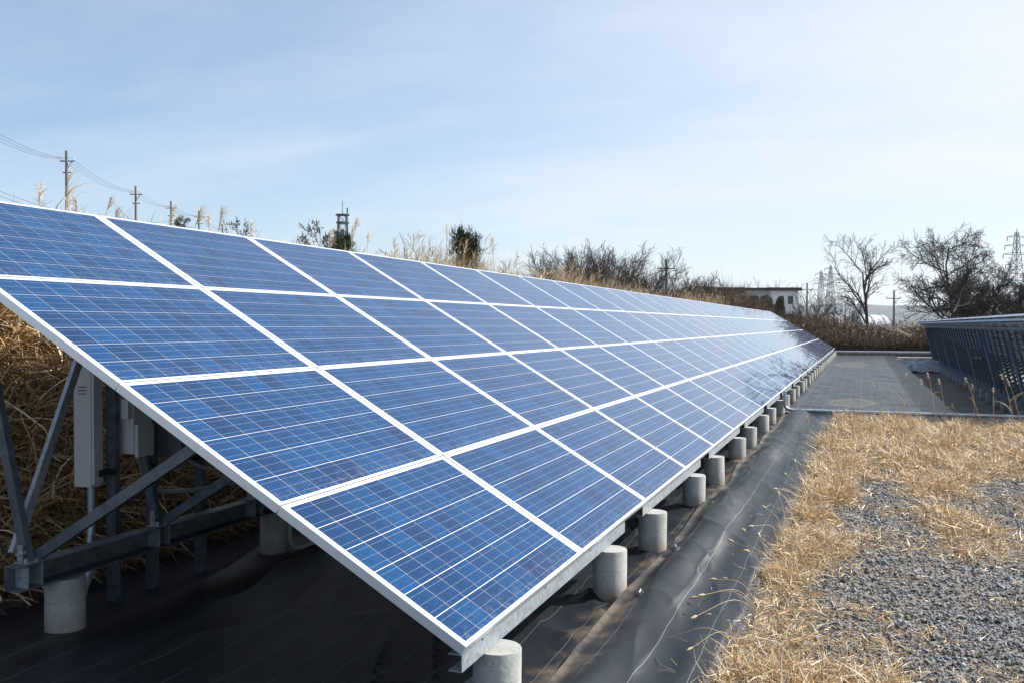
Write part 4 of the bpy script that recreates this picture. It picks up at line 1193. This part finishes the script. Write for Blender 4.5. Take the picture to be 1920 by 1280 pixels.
# telecom tower
b = ground(643, 130); hT = at(643, 404, 130).z - b.z
tw = empty('lattice_tower', b); tw.rotation_euler = (0, 0, R(35)); tag(tw, 'dark lattice tower with round platforms above the array', 'tower')
lattice(tw, hT, 2.2, 1.05, 12, 0.05, 'dark_steel')
for z, rr in ((hT, 0.95), (hT - 1.05, 0.9), (hT - 2.9, 1.0)):
    pf = MB().lathe([(rr, -0.08), (rr, 0.08)], 16, (0, 0, z)).build('platform', 'dark_steel', tw)
for i in range(4):
    a = i * 1.57 + 0.4
    MB().bar((0.8 * math.cos(a), 0.8 * math.sin(a), hT - 2.9), (0.8 * math.cos(a), 0.8 * math.sin(a), hT), 0.07, 0.07, (1, 0, 0)).build('hanger', 'dark_steel', tw)
MB().tube([(0, 0, hT), (0, 0, hT + 1.9)], 0.045, 6).build('mast', 'dark_steel', tw)
MB().box(0.55, 0.70, -0.1, 0.1, hT, hT + 1.0).build('antenna', 'dark_steel', tw)
MB().box(-0.3, 0.2, -0.3, 0.2, hT - 2.8, hT - 2.0).build('equipment_box', 'pylon_steel', tw)

# ------------------------------------------------------------------ houses and greenhouses
def house(px0, px1, py_roof, depth, dz, wall, label, wins, slope=0.0, deep=6.0, overhang=0.35, yaw=8):
    p0, p1 = ground(px0, depth), ground(px1, depth)
    w = (p1 - p0).length; zt = at(px0, py_roof, depth).z
    root = empty('house', p0); root.rotation_euler = (0, 0, R(20.2 + yaw)); tag(root, label, 'house')
    H = zt - p0.z - 0.35
    MB().box(0, w, 0, deep, -0.6, H).build('wall', wall, root)
    rf = MB().extrude([(0, 0), (0, 0.32), (deep + 2 * overhang, 0.32 + 0), (deep + 2 * overhang, 0)], (-overhang, -overhang, H), (w + overhang, -overhang, H + slope), (0, 1, 0)).build('roof', 'roof_dark', root)
    MB().box(-overhang + 0.02, w + overhang - 0.02, -overhang - 0.06, -overhang - 0.005, H - 0.10, H + 0.16).build('gutter', 'roof_dark', rf)
    for (u, z0, ww, hh) in wins:
        z0 += H
        f = MB().box(u * w, u * w + ww, -0.07, -0.004, z0, z0 + hh).build('window', 'dark_steel', root)
        for q in (0, 1):
            MB().box(u * w + 0.06 + q * ww / 2, u * w + ww / 2 - 0.03 + q * ww / 2, -0.085, -0.0705, z0 + 0.07, z0 + hh - 0.07).build('pane', 'window_glass', f)
        MB().box(u * w - 0.08, u * w + ww + 0.08, -0.14, -0.071, z0 - 0.10, z0 - 0.02).build('sill', 'wall_white', f)
    return root, w, H
hs, w, H = house(1446, 1499, 539, 120, 0, 'wall_white', 'white two-storey house with dark flat roof beyond the thicket', [(0.28, -1.75, 0.65, 1.0), (0.62, -1.75, 0.65, 1.0), (0.60, -3.9, 0.8, 0.9)], 0.0)
# recessed left wing in the house's own shade
MB().box(-3.1, -0.01, 1.2, 5.8, -0.6, H - 0.02).build('wing_wall', 'wall_white', hs)
MB().box(-3.4, -0.36, 0.4, 6.1, H, H + 0.30).build('wing_roof', 'roof_dark', hs)
f = MB().box(-2.2, -1.2, 1.13, 1.196, H - 1.9, H - 0.7).build('window', 'dark_steel', hs)
MB().box(-2.12, -1.28, 1.115, 1.129, H - 1.8, H - 0.8).build('pane', 'window_glass', f)
house(1318, 1392, 536, 112, 0, 'wall_grey', 'brown-grey low house with sloping dark roof left of the white house', [(0.2, -2.1, 1.5, 1.0), (0.62, -2.3, 1.2, 1.0)], -0.5)
def greenhouse(px0, px1, py_top, depth, label):
    p0, p1 = ground(px0, depth), ground(px1, depth)
    L = (p1 - p0).length; h = at(px0, py_top, depth).z - p0.z
    root = empty('greenhouse', p0); root.rotation_euler = (0, 0, R(20.2)); tag(root, label, 'greenhouse', 'plastic greenhouses beyond the thicket')
    prof = [(2.4 - 2.4 * math.cos(math.pi * i / 12), h * (math.sin(math.pi * i / 12)) ** 0.7) for i in range(13)]
    m = MB(); n = len(prof)
    m.v = [(0, y, z) for y, z in prof] + [(L, y, z) for y, z in prof]
    m.f = [(i, i + 1, n + i + 1, n + i) for i in range(n - 1)] + [tuple(range(n))[::-1], tuple(range(n, 2 * n))]
    m.build('film_cover', 'plastic_film', root, True)
    x = 0.0
    while x <= L:
        MB().tube([(x, y - (0.03 if y < 2.4 else -0.03), z + 0.03) for y, z in prof], 0.025, 4, False).build('hoop', 'galvanised_steel', root); x += 1.0
greenhouse(1570, 1612, 590, 84, 'silvery plastic greenhouse left of the open tree trunk')
greenhouse(1620, 1672, 590, 80, 'silvery plastic greenhouse right of the open tree trunk')
# distant wooded hills along the horizon
def hills():
    az = np.linspace(R(-75), R(60), 260)
    rows = []
    for k, (rad, f) in enumerate(((1900, 0.0), (2300, 0.6), (2700, 1.0), (3600, 0.0))):
        z = f * (22 + 75 * fbm(az * 5 + 3, az * 0 + 1, 5)) - 6
        rows.append(np.stack([rad * np.sin(az), rad * np.cos(az), z], -1))
    V = np.stack(rows).reshape(-1, 3); n = len(az)
    i = (np.arange(3)[:, None] * n + np.arange(n - 1)[None, :]).ravel()
    tag(link('hills', np_mesh('hills', V, np.stack([i, i + 1, i + n + 1, i + n], -1), 'hill_wood', smooth=True)), kind='structure')
hills()
# ------------------------------------------------------------------ air
hz_o = MB().box(-3700, 3700, -3700, 3700, -8, 125).build('haze', 'wall_white')
t = bpy.data.materials.new('haze_air'); t.use_nodes = True
nt = t.node_tree; nt.nodes.clear()
o_ = nt.nodes.new('ShaderNodeOutputMaterial'); v_ = nt.nodes.new('ShaderNodeVolumePrincipled')
v_.inputs['Color'].default_value = (0.86, 0.91, 1.0, 1); v_.inputs['Density'].default_value = 0.00011; v_.inputs['Anisotropy'].default_value = 0.3
nt.links.new(v_.outputs[0], o_.inputs['Volume'])
hz_o.data.materials[0] = t
tag(hz_o, 'thin pale haze in the air over the whole site', 'haze', kind='stuff')
